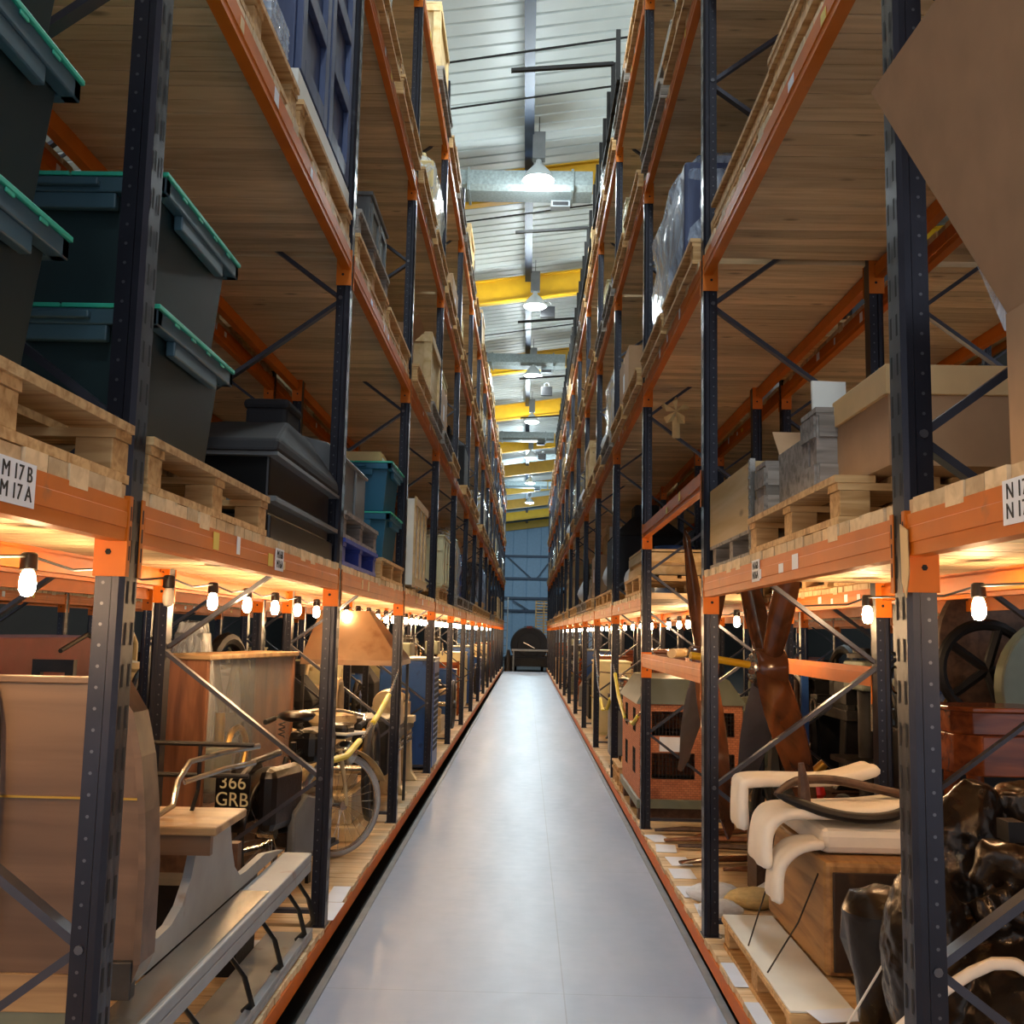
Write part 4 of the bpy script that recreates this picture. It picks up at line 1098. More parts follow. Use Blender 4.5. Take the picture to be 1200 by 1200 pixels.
struct(M().box(16, 16.2, -3, 74, -.3, 12.5).obj('wall_right', 'wallside'))
for (x, y, z) in ((0, 63.5, 6.5), (0, 50, 8)):  # fill lights added to brighten the far end, no fixtures
    l = bpy.data.lights.new('far_fill_light', 'POINT'); l.energy = 520; l.color = (.6, .85, 1.0); l.shadow_soft_size = .4
    o = bpy.data.objects.new('far_fill_light', l); COL.objects.link(o); o.location = (x, y, z)

# festoon bulbs
def bulb(): 
    t = thing('festoon_bulb', '', 'bulb')
    M().lathe((0, 0, 0), [(.018, .05), (.024, .045), (.026, .0), (.02, -.005)], 12).obj('lamp_holder', 'black', t, True)
    M().lathe((0, 0, 0), [(.013, -.004), (.02, -.016), (.024, -.04), (.023, -.062), (.016, -.078), (.003, -.083)], 12).obj('glass', 'hot', t, True)
    return t
def bulb_off():
    t = thing('festoon_bulb', '', 'bulb')
    M().lathe((0, 0, 0), [(.018, .05), (.024, .045), (.026, .0), (.02, -.005)], 12).obj('lamp_holder', 'black', t, True)
    M().lathe((0, 0, 0), [(.013, -.004), (.02, -.016), (.024, -.04), (.023, -.062), (.016, -.078), (.003, -.083)], 12).obj('glass', 'bulboff', t, True)
    return t
def num(n): return ORD[n] if n < 16 else '%dth' % (n+1) if (n+1) % 10 > 3 or (n+1) % 100 in (11, 12, 13) else '%d%s' % (n+1, {1: 'st', 2: 'nd', 3: 'rd', 0: 'th'}[(n+1) % 10])
lx = [.62+.61*n for n in range(0, 70)]
k = 0; pts = []
for Y in lx:
    on = not (4.2 < Y < 4.4)
    lab = f'{num(k)} warm bulb from the camera strung under the left rack first shelf' if on else 'unlit bulb between lit ones under the left rack first shelf'
    inst('b1' if on else 'b0', bulb if on else bulb_off, (-1.5, Y, 1.76), lab, 'bulb')
    if on: k += 1
    pts += [(-1.5, Y, 1.80), (-1.5, Y+.3, 1.775)]
tag(M().tube([(-1.5, .3, 1.79)]+pts, .005, 5).obj('festoon_cable', 'cable'), 'thin cable carrying the bulbs along the left rack first shelf', 'cable')
k = 0; pts = []
ry = [1.2, 2.4, 3.66, 4.85, 6.6, 7.2, 7.85, 10.2, 10.8, 11.6, 13.2, 14.4]
y = 15.5
while y < 44: ry.append(y); y += 1.25 if y < 30 else .9
for Y in ry:
    inst('b1', bulb, (1.6, Y, 1.76), f'{num(k)} warm bulb from the camera strung under the right rack first shelf', 'bulb'); k += 1
    pts += [(1.6, Y, 1.80), (1.6, Y+.3, 1.775)]
tag(M().tube([(1.6, .3, 1.79)]+pts, .005, 5).obj('festoon_cable', 'cable'), 'thin cable carrying the bulbs along the right rack first shelf', 'cable')

# ------------------------------------------------------------ camera and view
cam = bpy.data.cameras.new('camera'); co = bpy.data.objects.new('camera', cam); COL.objects.link(co)
co.location = (0, 0, 1.6)
co.rotation_euler = (Matrix.Rotation(math.radians(.92), 4, 'Z') @ Matrix.Rotation(PI/2+math.radians(6.72), 4, 'X') @ Matrix.Rotation(math.radians(1.2), 4, 'Z')).to_euler()
cam.sensor_width = 36; cam.lens = 36; cam.clip_start = .05; cam.clip_end = 300
SC.camera = co
w = bpy.data.worlds.new('world'); SC.world = w; w.use_nodes = True
w.node_tree.nodes['Background'].inputs[0].default_value = (.75, .8, .9, 1); w.node_tree.nodes['Background'].inputs[1].default_value = 1.1
SC.view_settings.view_transform = 'Standard'; SC.view_settings.look = 'None'; SC.view_settings.gamma = 1; SC.view_settings.exposure = .14
SC.view_settings.use_curve_mapping = False
SC.cycles.use_denoising = True
SC.cycles.max_bounces = 6; SC.cycles.diffuse_bounces = 4; SC.cycles.glossy_bounces = 3; SC.cycles.transparent_max_bounces = 12
SC.cycles.sample_clamp_indirect = 6
# ------------------------------------------------------------ left floor deck
D0 = DECKZ+.002
def smooth3(P, m):
    P = [Vector(p) for p in P]; out = []
    for i in range(len(P)-1):
        a, b, c, d = P[max(i-1, 0)], P[i], P[i+1], P[min(i+2, len(P)-1)]
        for k in range(m):
            t = k/m; out.append(.5*((2*b)+(c-a)*t+(2*a-5*b+4*c-d)*t*t+(3*b-a-3*c+d)*t**3))
    return out+[P[-1]]
def solid(o, th, off=0):
    s = o.modifiers.new('s', 'SOLIDIFY'); s.thickness = th; s.offset = off; return o
# tall brown panelled body
t = thing('wagon_body', 'tall brown wooden wagon body panel filling the lower left corner', 'wagon body', (-1.05, 2.9, D0))
edge = [(-.12, 1.31), (-.06, 1.22), (-.03, 1.1), (-.01, .95), (0, .8), (0, .55), (-.02, .5)]
M().prism([(-1.0, .5), (-.02, .5)]+[(a, b) for a, b in edge[::-1][1:]]+[(-1.0, 1.335)], 0, .03, 'xz').obj('front_panel', 'ply', t)
q = M()
for k in range(len(edge)-1):
    a, b = edge[k], edge[k+1]; q.add([(a[0], -.012, a[1]), (b[0], -.012, b[1]), (b[0], .1, b[1]), (a[0], .1, a[1]), (a[0]+.02, -.012, a[1]+.005), (b[0]+.02, -.012, b[1]+.003), (b[0]+.02, .1, b[1]+.003), (a[0]+.02, .1, a[1]+.005)], [(0, 3, 2, 1), (4, 5, 6, 7), (0, 1, 5, 4), (2, 3, 7, 6), (1, 2, 6, 5), (3, 0, 4, 7)])
q.obj('edge_moulding', 'ply', t)
M().box(-1.0, -.01, -.006, 0, .985, .991).obj('brass_strip', 'brass', t)
M().box(-1.0, -.1, -.012, .04, 1.30, 1.32).obj('top_rail', 'ply', t, bevel=.004)
M().box(-1.0, -.08, -.01, .03, .42, .52).obj('bottom_rail', 'plyrail', t, bevel=.004)
M().prism([(-1.0, .25), (-.12, .25), (-.05, .42), (-1.0, .42)], -.005, .03, 'xz').obj('skirt', 'sage', t)
M().tube([(-.44, -.02, 1.32), (-.41, -.03, 1.2), (-.4, -.035, 1.05), (-.395, -.035, .8), (-.4, -.03, .5), (-.39, -.02, .36), (-.34, -.02, .28)], .016, 8, sq=(1.1, .4)).obj('iron_strap', 'black', t, True)
M().box(-.06, 0, -.02, .02, .46, .56).obj('corner_bracket', 'iron', t, bevel=.004)
for x in (-.9, -.35): M().box(x, x+.07, 0, .2, 0, .26).obj('support_block', 'tdark', t)
t = thing('turnbuckle', 'small steel turnbuckle lying on the deck below the brown wagon body', 'turnbuckle', (-1.12, 2.72, D0+.03))
M().cyl((-.1, 0, 0), (.08, 0, 0), .008, 8).obj('rod', 'chrome', t); M().cyl((-.1, 0, 0), (-.07, 0, 0), .028, 6).obj('nut', 'brass', t); M().cyl((.05, 0, 0), (.08, 0, 0), .024, 6).obj('nut', 'brass', t)
# sledge-like seat with footboard
t = thing('carriage_seat', 'old carriage seat with grey-blue side, long footboard and iron rails', 'carriage seat', (0, 0, 0))
M().box(-1.86, -1.02, 3.5, 3.88, .905, .935).obj('seat_board', 'plyrail', t, bevel=.006)
M().box(-1.86, -1.04, 3.51, 3.54, .84, .905).obj('seat_rail', 'ply', t)
side = [(3.02, .76), (3.03, .66), (3.12, .565), (4.95, .565), (4.6, .62), (4.3, .615), (4.2, .62), (4.12, .67), (4.07, .75), (4.03, .85), (3.98, .905), (3.64, .905), (3.63, .84), (3.58, .75), (3.5, .68), (3.4, .645), (3.28, .64), (3.16, .67), (3.08, .74)]
M().prism(side, -1.15, -1.12, 'yz').obj('side_panel', 'sledge', t)
M().prism([(y, z) for y, z in side], -1.83, -1.80, 'yz').obj('side_panel', 'sledge', t)
M().box(-1.125, -1.1, 3.02, 3.07, .66, .76).obj('end_bracket', 'chrome', t)
M().box(-1.12, -.985, 2.62, 4.95, .515, .555).box(-1.01, -.985, 2.62, 4.95, .47, .515).obj('footboard', 'sledge', t, bevel=.006)
M().box(-1.115, -1.0, 2.7, 4.2, .555, .562).obj('metal_tread', 'chrome', t)
for y in (2.75, 3.25, 3.75, 4.2, 4.65, 4.85):
    M().tube([(-1.08, y, .52), (-1.06, y+.04, .47), (-1.0, y+.13, .34), (-.985, y+.2, .22), (-1.03, y+.26, .168)], .012, 8, sq=(1.2, .5)).obj('iron_strut', 'black', t, True)
M().box(-1.2, -.985, 2.9, 5.05, .142, .168).box(-1.02, -.985, 2.9, 5.05, .168, .19).obj('lower_step', 'sledge', t, bevel=.004)
M().tube([(-1.84, 3.86, 1.17), (-1.0, 3.86, 1.165)], .009, 8).tube([(-1.84, 3.88, 1.05), (-1.02, 3.88, 1.05)], .009, 8).obj('back_rail', 'ironb', t, True)
for x in (-1.8, -1.45, -1.2): M().tube([(x, 3.8, .935), (x, 3.86, 1.0), (x, 3.86, 1.17)], .008, 8).obj('rail_post', 'ironb', t, True)
for x in (-1.13,):
    M().tube([(x+.12, 3.98, 1.15), (x+.0, 3.9, 1.13), (x-.08, 3.78, 1.11), (x-.1, 3.72, 1.05), (x-.1, 3.68, .97), (x-.14, 3.6, .94)], .011, 8).obj('arm_iron', 'chrome', t, True)
M().tube([(-1.02, 3.96, 1.09), (-1.1, 3.84, 1.08), (-1.2, 3.7, 1.05)], .01, 8).obj('arm_iron', 'chrome', t, True)
# display case
t = thing('display_case', 'wooden display case with glass front standing behind the moped', 'display case', (-1.9, 5.78, D0), math.radians(-9))
M().box(-.13, .13, 0, 1.3, 0, .42).obj('stand', 'tdark', t, bevel=.01)
M().box(-.15, .13, 0, .03, .42, 1.28).obj('end_board', 'timber', t, bevel=.006)
M().box(-.15, .13, 1.27, 1.3, .42, 1.28).obj('end_board', 'timber', t, bevel=.006)
M().box(-.16, .15, -.01, 1.31, 1.28, 1.31).obj('top_board', 'plyrail', t, bevel=.006)
M().box(-.15, .13, .03, 1.27, .42, .45).obj('bottom_board', 'timber', t)
M().box(-.142, -.136, .03, 1.27, .45, 1.28).obj('glass_pane', 'glass', t)
M().box(.11, .117, .03, 1.27, .45, 1.28).obj('glass_pane', 'glass', t)
t2 = thing('model_machine', 'small metal model standing inside the glass display case', 'model', (-1.81, 6.4, D0+.452), math.radians(-9))
M().box(-.06, .06, -.35, .35, 0, .05).obj('base', 'tdark', t2); M().ring((.0, .1, .25), .14, .02, 24, 8).obj('wheel', 'brass', t2, True); M().box(-.05, .05, -.3, -.05, .05, .3).obj('block', 'sage', t2, bevel=.02); M().cyl((0, -.15, .3), (0, -.15, .5), .03, 12).obj('chimney', 'brass', t2, True)
# moped
mt = thing('moped', 'old black moped with registration plate 366 GRB beside the second left post', 'moped', (-1.42, 5.86, D0), math.radians(-13))
def wheelset(y, steer=0, c='grey'):
    e = thing_part = None
    q = M().ring((0, 0, 0), .31, .02, 40, 8, 'x'); w = q.obj('tyre', c, mt, True, loc=(0, y, .332), rot=(0, 0, steer))
    q = M().ring((0, 0, 0), .292, .011, 36, 5, 'x')
    for k in range(28):
        a = 2*PI*k/28; q.tube([(.02*(-1)**k, .02*math.cos(a+1), .02*math.sin(a+1)), (0, .285*math.cos(a), .285*math.sin(a))], .0016, 3)
    q.cyl((-.05, 0, 0), (.05, 0, 0), .03, 12).obj('spoked_rim', 'chrome', w, True)
    return w
wheelset(0, 0, 'rubber'); wheelset(1.0, math.radians(-32), 'grey')
def arc(y, r, a0, a1, w, matn, name, steer=0):
    q = M(); n = 14; pts = []
    for k in range(n+1):
        a = math.radians(a0+(a1-a0)*k/n); pts.append((0, r*math.cos(a), r*math.sin(a)))
    vs = []; fs = []
    for p in pts: vs += [(-w, p[1]*.985, p[2]*.985), (-w*.6, p[1], p[2]), (w*.6, p[1], p[2]), (w, p[1]*.985, p[2]*.985)]
    for k in range(n):
        for j in range(3): fs.append((4*k+j, 4*k+j+1, 4*k+5+j, 4*k+4+j))
    q.add(vs, fs); return solid(q.obj(name, matn, mt, True, loc=(0, y, .332), rot=(0, 0, steer)), .003)
arc(0, .36, -15, 170, .045, 'black', 'rear_mudguard'); arc(1.0, .36, 20, 150, .05, 'creamm', 'front_mudguard', math.radians(-32))
q = M()
for a, b in (((0, 0, .332), (0, .35, .3)), ((0, 0, .332), (0, .2, .72)), ((0, .35, .3), (0, .28, .8)), ((0, .35, .3), (0, .78, .62)), ((0, .3, .72), (0, .8, .82))): q.cyl(a, b, .018, 8)
q.obj('frame', 'black', mt, True)
M().tube([(0, .8, .9), (0, .84, .7), (.0, .9, .6)], .022, 8).obj('steering_head', 'black', mt, True)
for s in (-1, 1): M().tube([(s*.05, .86, .7), (s*.055, .94, .5), (s*.05, 1.0, .332)], .014, 8).obj('fork_leg', 'creamm', mt, True)
M().tube([(-.3, .62, .9), (-.26, .74, .93), (-.08, .82, .95), (.08, .82, .95), (.26, .74, .93), (.3, .62, .9)], .011, 8).obj('handlebar', 'chrome', mt, True)
for s in (-1, 1): M().cyl((s*.3, .62, .9), (s*.31, .52, .885), .017, 10).obj('grip', 'rubber', mt, True)
M().tube([(.16, .98, .8), (.12, 1.1, .79), (-.05, 1.12, .79), (-.15, 1.0, .8), (-.1, .85, .8), (.1, .84, .8)], .01, 8, closed=True).obj('wire_carrier', 'white', mt, True)
M().box(-.08, .08, .88, 1.04, .76, .86).obj('black_bag', 'leather', mt, bevel=.03)
M().ell((.02, 1.02, .66), (.085, .06, .085), 16, 10).obj('headlamp', 'chrome', mt, True)
M().box(-.1, .1, .38, .72, .66, .86).obj('petrol_tank', 'black', mt, bevel=.05)
M().box(-.1, .1, .24, .62, .2, .5).lathe((0, .48, .3), [(.03, -.14), (.1, -.12), (.1, .12), (.03, .14)], 16, 'x').obj('engine', 'iron', mt, True, bevel=.02)
q = M().ell((0, 0, .02), (.11, .1, .035), 18, 8).ell((0, .12, .015), (.045, .12, .025), 14, 8); q.obj('saddle', 'leather', mt, True, loc=(0, .3, .93))
for s in (-1, 1):
    pts = [(s*.06+.018*math.cos(k*.9), .24+.018*math.sin(k*.9), .83+k*.0042) for k in range(22)]
    M().tube(pts, .004, 5).obj('saddle_spring', 'iron', mt, True)
for s in (-1, 1): M().box(s*.07, s*.17, -.3, .1, .38, .72).obj('pannier', 'leather', mt, bevel=.05)
M().prism([(-.05, .22), (.2, .2), (.28, .3), (.26, .5), (.1, .54), (-.06, .46)], .14, .19, 'yz').obj('side_case', 'steelg', mt, bevel=.015)
M().tube([(-.13, .5, .22), (-.15, .2, .2), (-.15, -.1, .22), (-.15, -.3, .24)], .022, 8).obj('exhaust', 'chrome', mt, True)
M().cyl((-.2, .36, .24), (.2, .36, .24), .009, 8).box(-.24, -.16, .32, .4, .225, .25).box(.16, .24, .32, .4, .225, .25).obj('pedal', 'rubber', mt)
M().box(-.004, .03, .2, .95, .1, .12).box(-.12, -.1, .3, .34, 0, .22).box(.1, .12, .3, .34, 0, .22).obj('stand_leg', 'black', mt)
pl = M().box(-.1, .1, -.42, -.412, .525, .705).obj('number_plate', 'black', mt, bevel=.004)
text('366', 'plate_number', .1, 'cream', pl, (0, -.4215, .66), (PI/2, 0, 0), sx=1.05); text('GRB', 'plate_number', .1, 'cream', pl, (0, -.4215, .572), (PI/2, 0, 0), sx=1.0)
M().tube([(0, -.36, .66), (0, -.2, .74), (0, .1, .76)], .02, 8).ell((0, -.36, .64), (.03, .03, .03), 10, 6).obj('rear_carrier', 'black', mt, True)
# copper hood on legs
t = thing('copper_hood', 'big tarnished copper hood hanging low under the left rack shelf', 'hood', (-1.42, 8.75, D0))
q = M(); a, b = .4, .15
q.add([(-a, -a, 1.18), (a, -a, 1.18), (a, a, 1.18), (-a, a, 1.18), (-a, -a, 1.22), (a, -a, 1.22), (a, a, 1.22), (-a, a, 1.22), (-b-.15, -b, 1.62), (b-.05, -b, 1.62), (b-.05, b, 1.62), (-b-.15, b, 1.62)], [(0, 1, 5, 4), (1, 2, 6, 5), (2, 3, 7, 6), (3, 0, 4, 7), (4, 5, 9, 8), (5, 6, 10, 9), (6, 7, 11, 10), (7, 4, 8, 11), (8, 9, 10, 11)])
solid(q.obj('hood', 'copper', t), .006)
for x in (-.38, .38):
    for y in (-.38, .38): M().box(x-.012, x+.012, y-.012, y+.012, 0, 1.18).obj('leg', 'iron', t)
M().box(-.32, .32, -.32, .32, .3, .75).obj('hearth_box', 'ironb', t, bevel=.02)
at('engB', engine('creamm', 'iron'), -1.42, 7.65, D0, 'cream engine with bent pipe just beyond the moped, left floor deck', 'engine', scale=(1, .85, 1.05))
at('latC', lathe_machine('creamm', 'iron', 1.2), -1.25, 9.95, D0, 'cream lathe beyond the copper hood, left floor deck', 'machine')
at('rad', radiator_cab('bluep'), -1.12, 11.35, D0, 'tall blue louvred cabinet on the left floor deck, near one', 'cabinet', scale=(.6, 1, 1))
at('pill', pumpstand, -1.45, 12.3, D0, 'black pillar drill behind the blue louvred cabinet, left floor deck', 'machine')
at('wh1', wheel(.5, .07, 12, 'tdark', 'ironb', .09), -1.2, 13.1, D0, 'wooden cartwheel after the blue cabinet, left floor deck', 'wheel')
# chains
def chain(name, pts, segs, label):
    t = thing(name, label, 'chain')
    P = [Vector(p) for p in pts]; L_ = [0]
    for a, b in zip(P, P[1:]): L_.append(L_[-1]+(b-a).length)
    def at_(s):
        for k in range(len(P)-1):
            if s <= L_[k+1] or k == len(P)-2: return P[k].lerp(P[k+1], (s-L_[k])/(L_[k+1]-L_[k]))
    for (s0, s1, kind) in segs:
        s0 *= L_[-1]; s1 *= L_[-1]
        if kind:
            n = int((s1-s0)/.03); pp = [at_(s0+(s1-s0)*k/(n*2)) for k in range(n*2+1)]
            M().tube(pp, [(.019 if k % 2 else .014) for k in range(len(pp))], 8).obj('plastic_sleeve', 'yellow', t, True)
        else:
            q = M(); n = int((s1-s0)/.026)
            for k in range(n):
                c = at_(s0+(k+.5)*(s1-s0)/n); d = (at_(s0+(k+1)*(s1-s0)/n)-at_(s0+k*(s1-s0)/n)).normalized()
                up = Vector((0, 0, 1)) if k % 2 else Vector((1, 0, 0)); u = (up-d*up.dot(d)).normalized()
                q.tube([c+d*(.017*math.cos(a))+u*(.009*math.sin(a)) for a in [PI*j/4 for j in range(8)]], .003, 4, closed=True)
            q.obj('links', 'chrome', t, True)['kind'] = 'stuff'
    return t
chain('safety_chain', [(-.985, 5.36, .93), (-.985, 5.8, .9), (-.985, 6.4, .95), (-.985, 7.0, 1.03), (-.985, 7.6, 1.15), (-.985, 8.04, 1.3)], [(0, .33, 1), (.33, .52, 0), (.52, .8, 1), (.8, 1, 0)], 'yellow sleeved chain hung between two left posts by the moped')
chain('safety_chain', [(.92, 8.16, 1.02), (.92, 8.8, .86), (.92, 9.5, .84), (.92, 10.2, 1.0), (.92, 10.84, 1.3)], [(0, .1, 0), (.1, .3, 1), (.3, .5, 0), (.5, .92, 1), (.92, 1, 0)], 'yellow sleeved chain hung beside the brick model building')
chain('safety_chain', [(.92, 10.96, 1.0), (.92, 11.6, .78), (.92, 12.3, .72), (.92, 13.0, .95), (.92, 13.64, 1.4)], [(0, .08, 0), (.08, .25, 1), (.25, .35, 0), (.35, .6, 1), (.6, 1, 0)], 'second yellow sleeved chain on the right, above the black bicycle')
# stuff in the run behind, left
t = thing('red_wagon', 'red wagon body with pale waist band standing beyond the left rack', 'wagon', (-3.75, 7.5, -.118))
M().box(-.38, .38, -1.2, 1.2, .45, 1.15).obj('lower_body', 'red', t, bevel=.01); M().box(-.39, .39, -1.21, 1.21, 1.15, 1.3).obj('waist_band', 'sage', t); M().box(-.38, .38, -1.2, 1.2, 1.3, 1.62).obj('upper_body', 'red', t, bevel=.01)
M().box(-.2, .12, -1.205, -1.2, 1.36, 1.56).obj('white_panel', 'white', t)
for y in (-.8, .8): 
    for x in (-.34, .34): M().ring((x, y, .29), .25, .04, 26, 8).obj('wheel', 'ironb', t, True)
at('crH', crate(.7, .7, .9, 'tdark'), -2.5, 4.3, D0, 'dark wooden crate behind the left rack under a cream sack', 'crate')
at('skC', sack(.5, .6, .34, 'clothy', 8), -2.45, 4.3, D0+.92, 'cream cloth sack on the dark crate behind the left rack', 'sack')
tag(M().box(-.06, .06, -.05, .05, 0, 1.6).obj('yellow_post', 'ryellow', loc=(-2.25, 3.75, D0)), 'short yellow post standing behind the left rack', 'post')
at('cbD', cabinet(.5, .9, 1.05, 'grey'), -2.5, 9.2, D0, 'grey cupboard standing behind the left rack past the red wagon', 'cabinet')
at('wrD', wrapped(.5, .5, 1.5, 'steelg', 'film', 14), -2.3, 7.1, D0, 'tall plastic-wrapped column behind the glass display case', 'wrapped bundle', scale=(.6, .6, 1))
for k, (b, x, y, d) in enumerate((('latB', -2.6, 10.6, 'black lathe behind the left rack, fifth bay'), ('engB', -2.6, 12.2, 'cream engine behind the left rack, fifth bay'), ('engA', -2.6, 2.2, 'sage engine behind the left rack near the wagon body'))):
    g = [q for q in GROUND if q[0] == b][0]; at(g[0], g[1], x, y, D0, d, g[3])
t = thing('office_chair', 'black seat with orange back board beyond the display case', 'chair', (-2.3, 5.2, D0))
M().box(-.22, .22, -.22, .22, .55, .62).obj('seat', 'leather', t, bevel=.03); M().box(-.22, .22, .2, .24, .72, .92).obj('backrest', 'ryellow', t, bevel=.01); M().cyl((0, 0, 0), (0, 0, .55), .03, 10).bar((-.2, 0, .03), (.2, 0, .03), .04).bar((0, -.2, .03), (0, .2, .03), .04).obj('pedestal', 'chrome', t); M().bar((0, .22, .6), (0, .22, .75), .03).obj('back_bar', 'black', t)

# ------------------------------------------------------------ right floor deck
at('pn', PAL, 1.5, 4.47, D0, 'pale pallet with white top under the big oak block', 'pallet', scale=(1.06, 1.06, 1))
tag(M().box(.965, 1.2, 3.84, 5.1, D0+.146, D0+.152).obj('white_sheet', 'white'), 'white sheet board covering the pallet edge beside the oak block', 'board')
at('pn', PAL, 1.5, 3.1, D0, 'pallet under the bronze sculpture', 'pallet', scale=(1.0, 1.02, 1))
t = thing('oak_block', 'massive oak baulk with dark end face and pale side', 'timber block', (1.2, 4.2, D0+.153))
q = M().box(0, .62, .01, .98, 0, .44); q.obj('timber', 'oak', t, bevel=.02)
M().box(.03, .6, 0, .012, .02, .40).obj('dark_end', 'oakend', t, bevel=.004)
tag(q and M().prism([(.33, .44), (.337, .36), (.333, .3), (.339, .22), (.345, .3), (.342, .37), (.345, .44)], -.002, .0, 'xz').obj('crack', 'slot', t), None, None)
def pad(pts, w, th, name, loc):
    pts = smooth3([(p[0], 0, p[1]) for p in pts], 3); q = M(); n = len(pts); vs = []; fs = []; c = 7
    for i, p in enumerate(pts): vs += [(p[0]+.006*math.sin(j*2.1+i), w*j/(c-1), p[2]+.005*math.sin(j*1.7+i*.9)) for j in range(c)]
    for k in range(n-1):
        for j in range(c-1): fs.append((c*k+j, c*k+j+1, c*k+c+j+1, c*k+c+j))
    q.add(vs, fs); o = q.obj(name, 'foam', None, True, loc=loc); solid(o, th); o.modifiers.new('b', 'SUBSURF').render_levels = 1; return o
zt = D0+.153+.445
o = M().box(0, .56, 0, .7, 0, .1).obj('padded_block', 'foam', loc=(1.22, 4.32, zt), bevel=.03); tag(o, 'long cream padded block lying on top of the oak baulk', 'padding')
o = pad([(-.17, -.18), (-.165, -.05), (-.12, .03), (0, .05), (.3, .06), (.52, .1)], .3, .05, 'cream_pad', (1.18, 4.35, zt+.1)); tag(o, 'cream padding draped over the front end of the oak baulk', 'padding')
o = pad([(-.16, -.22), (-.15, -.08), (-.08, .0), (.03, .02)], .2, .04, 'cream_pad', (1.2, 4.28, zt+.02)); tag(o, 'cream padding flap hanging lowest beside the oak baulk', 'padding')
o = pad([(-.1, -.12), (-.1, .06), (-.05, .1), (.3, .11), (.52, .17)], .22, .05, 'cream_pad', (1.1, 4.75, zt+.12)); tag(o, 'upper cream padding strip behind the dark yoke', 'padding')
t = thing('wooden_yoke', 'dark curved wooden yoke with upright peg lying on the cream padding', 'yoke', (1.08, 4.4, zt+.16))
M().tube(smooth3([(-.02, 0, .06), (.06, -.02, .035), (.18, -.05, 0), (.32, -.07, -.015), (.46, -.05, 0), (.56, .02, .06)], 4), [.008, .014, .02, .024]+[.027]*12+[.026, .025, .023, .022, .02], 10, sq=(1, .8)).obj('front_arc', 'ironb', t, True)
M().tube(smooth3([(-.02, .02, .06), (.1, .14, .1), (.28, .2, .1), (.46, .15, .07), (.56, .04, .06)], 4), [.01, .014, .018, .02]+[.024]*12+[.02], 10, sq=(1, .8)).obj('rear_arc', 'tdark', t, True)
M().tube([(.1, .02, 0), (.1, .03, .1), (.09, .03, .19)], [.03, .024, .012], 8).obj('peg', 'tdark', t, True)
# bronze sculpture as one continuous body
t = thing('bronze_sculpture', 'dark glossy bronze sculpture at the lower right corner', 'sculpture', (1.5, 3.25, D0+.146))
q = M()
q.ell((.02, .0, .22), (.34, .42, .26), 24, 14); q.ell((-.28, -.02, .36), (.12, .2, .3), 18, 12); q.ell((.3, .1, .3), (.28, .3, .3), 18, 12)
q.tube([(-.02, .3, .2), (-.04, .3, .5), (-.03, .28, .72), (.02, .26, .86)], [.2, .17, .13, .05], 16)
q.tube([(.32, .3, .2), (.22, .3, .6), (.14, .28, .85)], [.13, .1, .07], 14)
q.tube([(-.13, -.05, .6), (-.1, -.06, .69), (.0, -.08, .66), (.16, -.1, .56), (.34, -.12, .46), (.5, -.14, .38)], [.035, .055, .075, .085, .08, .07], 14)
q.tube([(-.14, -.06, .56), (-.12, -.1, .5), (-.08, -.12, .48)], [.035, .035, .02], 10); q.tube([(-.09, -.1, .6), (-.05, -.14, .53), (.0, -.15, .5)], [.03, .03, .02], 10)
q.tube([(-.04, -.02, .5), (-.03, -.1, .3), (.1, -.3, .15)], [.09, .1, .09], 12)
o = q.obj('body', 'bronze', t, True)
rmo = o.modifiers.new('r', 'REMESH'); rmo.mode = 'VOXEL'; rmo.voxel_size = .011; rmo.use_smooth_shade = True
sm = o.modifiers.new('sm', 'SMOOTH'); sm.iterations = 6; sm.factor = .6
tx = bpy.data.textures.new('folds', 'CLOUDS'); tx.noise_scale = .06; dsp = o.modifiers.new('d', 'DISPLACE'); dsp.texture = tx; dsp.strength = .022; dsp.mid_level = .5
M().box(-.02, .03, -.02, .06, .72, .78).obj('lug', 'ironb', t)
q = M(); pts = []
vs = []; fs = []
for k in range(11):
    u = k/10; x = .99+u*.6; z = .46+.28*math.sin(min(1, u*1.5+.05)*PI*.5)-.28*max(0, u-.55)**1.3*2
    vs += [(x, 2.98-.04*math.sin(u*3), z), (x+.03, 3.04-.04*math.sin(u*3), z-.01)]
for k in range(10): fs.append((2*k, 2*k+1, 2*k+3, 2*k+2))
q.add(vs, fs); o = q.obj('padded_strap', 'foam', None, True); solid(o, .03); b = o.modifiers.new('b', 'BEVEL'); b.width = .01; b.segments = 2
tag(o, 'cream padded strap arched over the bronze sculpture', 'strap')
t = thing('bronze_fragment', 'smaller upright bronze fragment in front of the oak block', 'sculpture', (1.22, 3.6, D0+.146))
q = M(); q.lathe((0, 0, 0), [(.05, 0), (.09, .06), (.1, .2), (.13, .32), (.14, .42), (.1, .47), (.05, .49)], 18); o = q.obj('body', 'bronze', t, True); dd = o.modifiers.new('d', 'DISPLACE'); dd.texture = tx; dd.strength = .04
tag(M().cyl((.96, 3.4, D0+.15), (1.12, 3.3, .62), .004, 6).obj('tie_cord', 'foam'), 'taut pale cord running down from the cream strap', 'cord')
for k, (a, b) in enumerate((((1.12, 4.7, .74), (.98, 4.6, .285)), ((1.2, 4.3, .66), (.98, 4.25, .285)))):
    tag(M().tube([a, ((a[0]+b[0])/2+.02, (a[1]+b[1])/2, (a[2]+b[2])/2), b], .0035, 5).obj('tie_cord', 'iron'), f'{["farther", "nearer"][k]} of two dark tie cords from the cream padding to the pallet', 'cord')
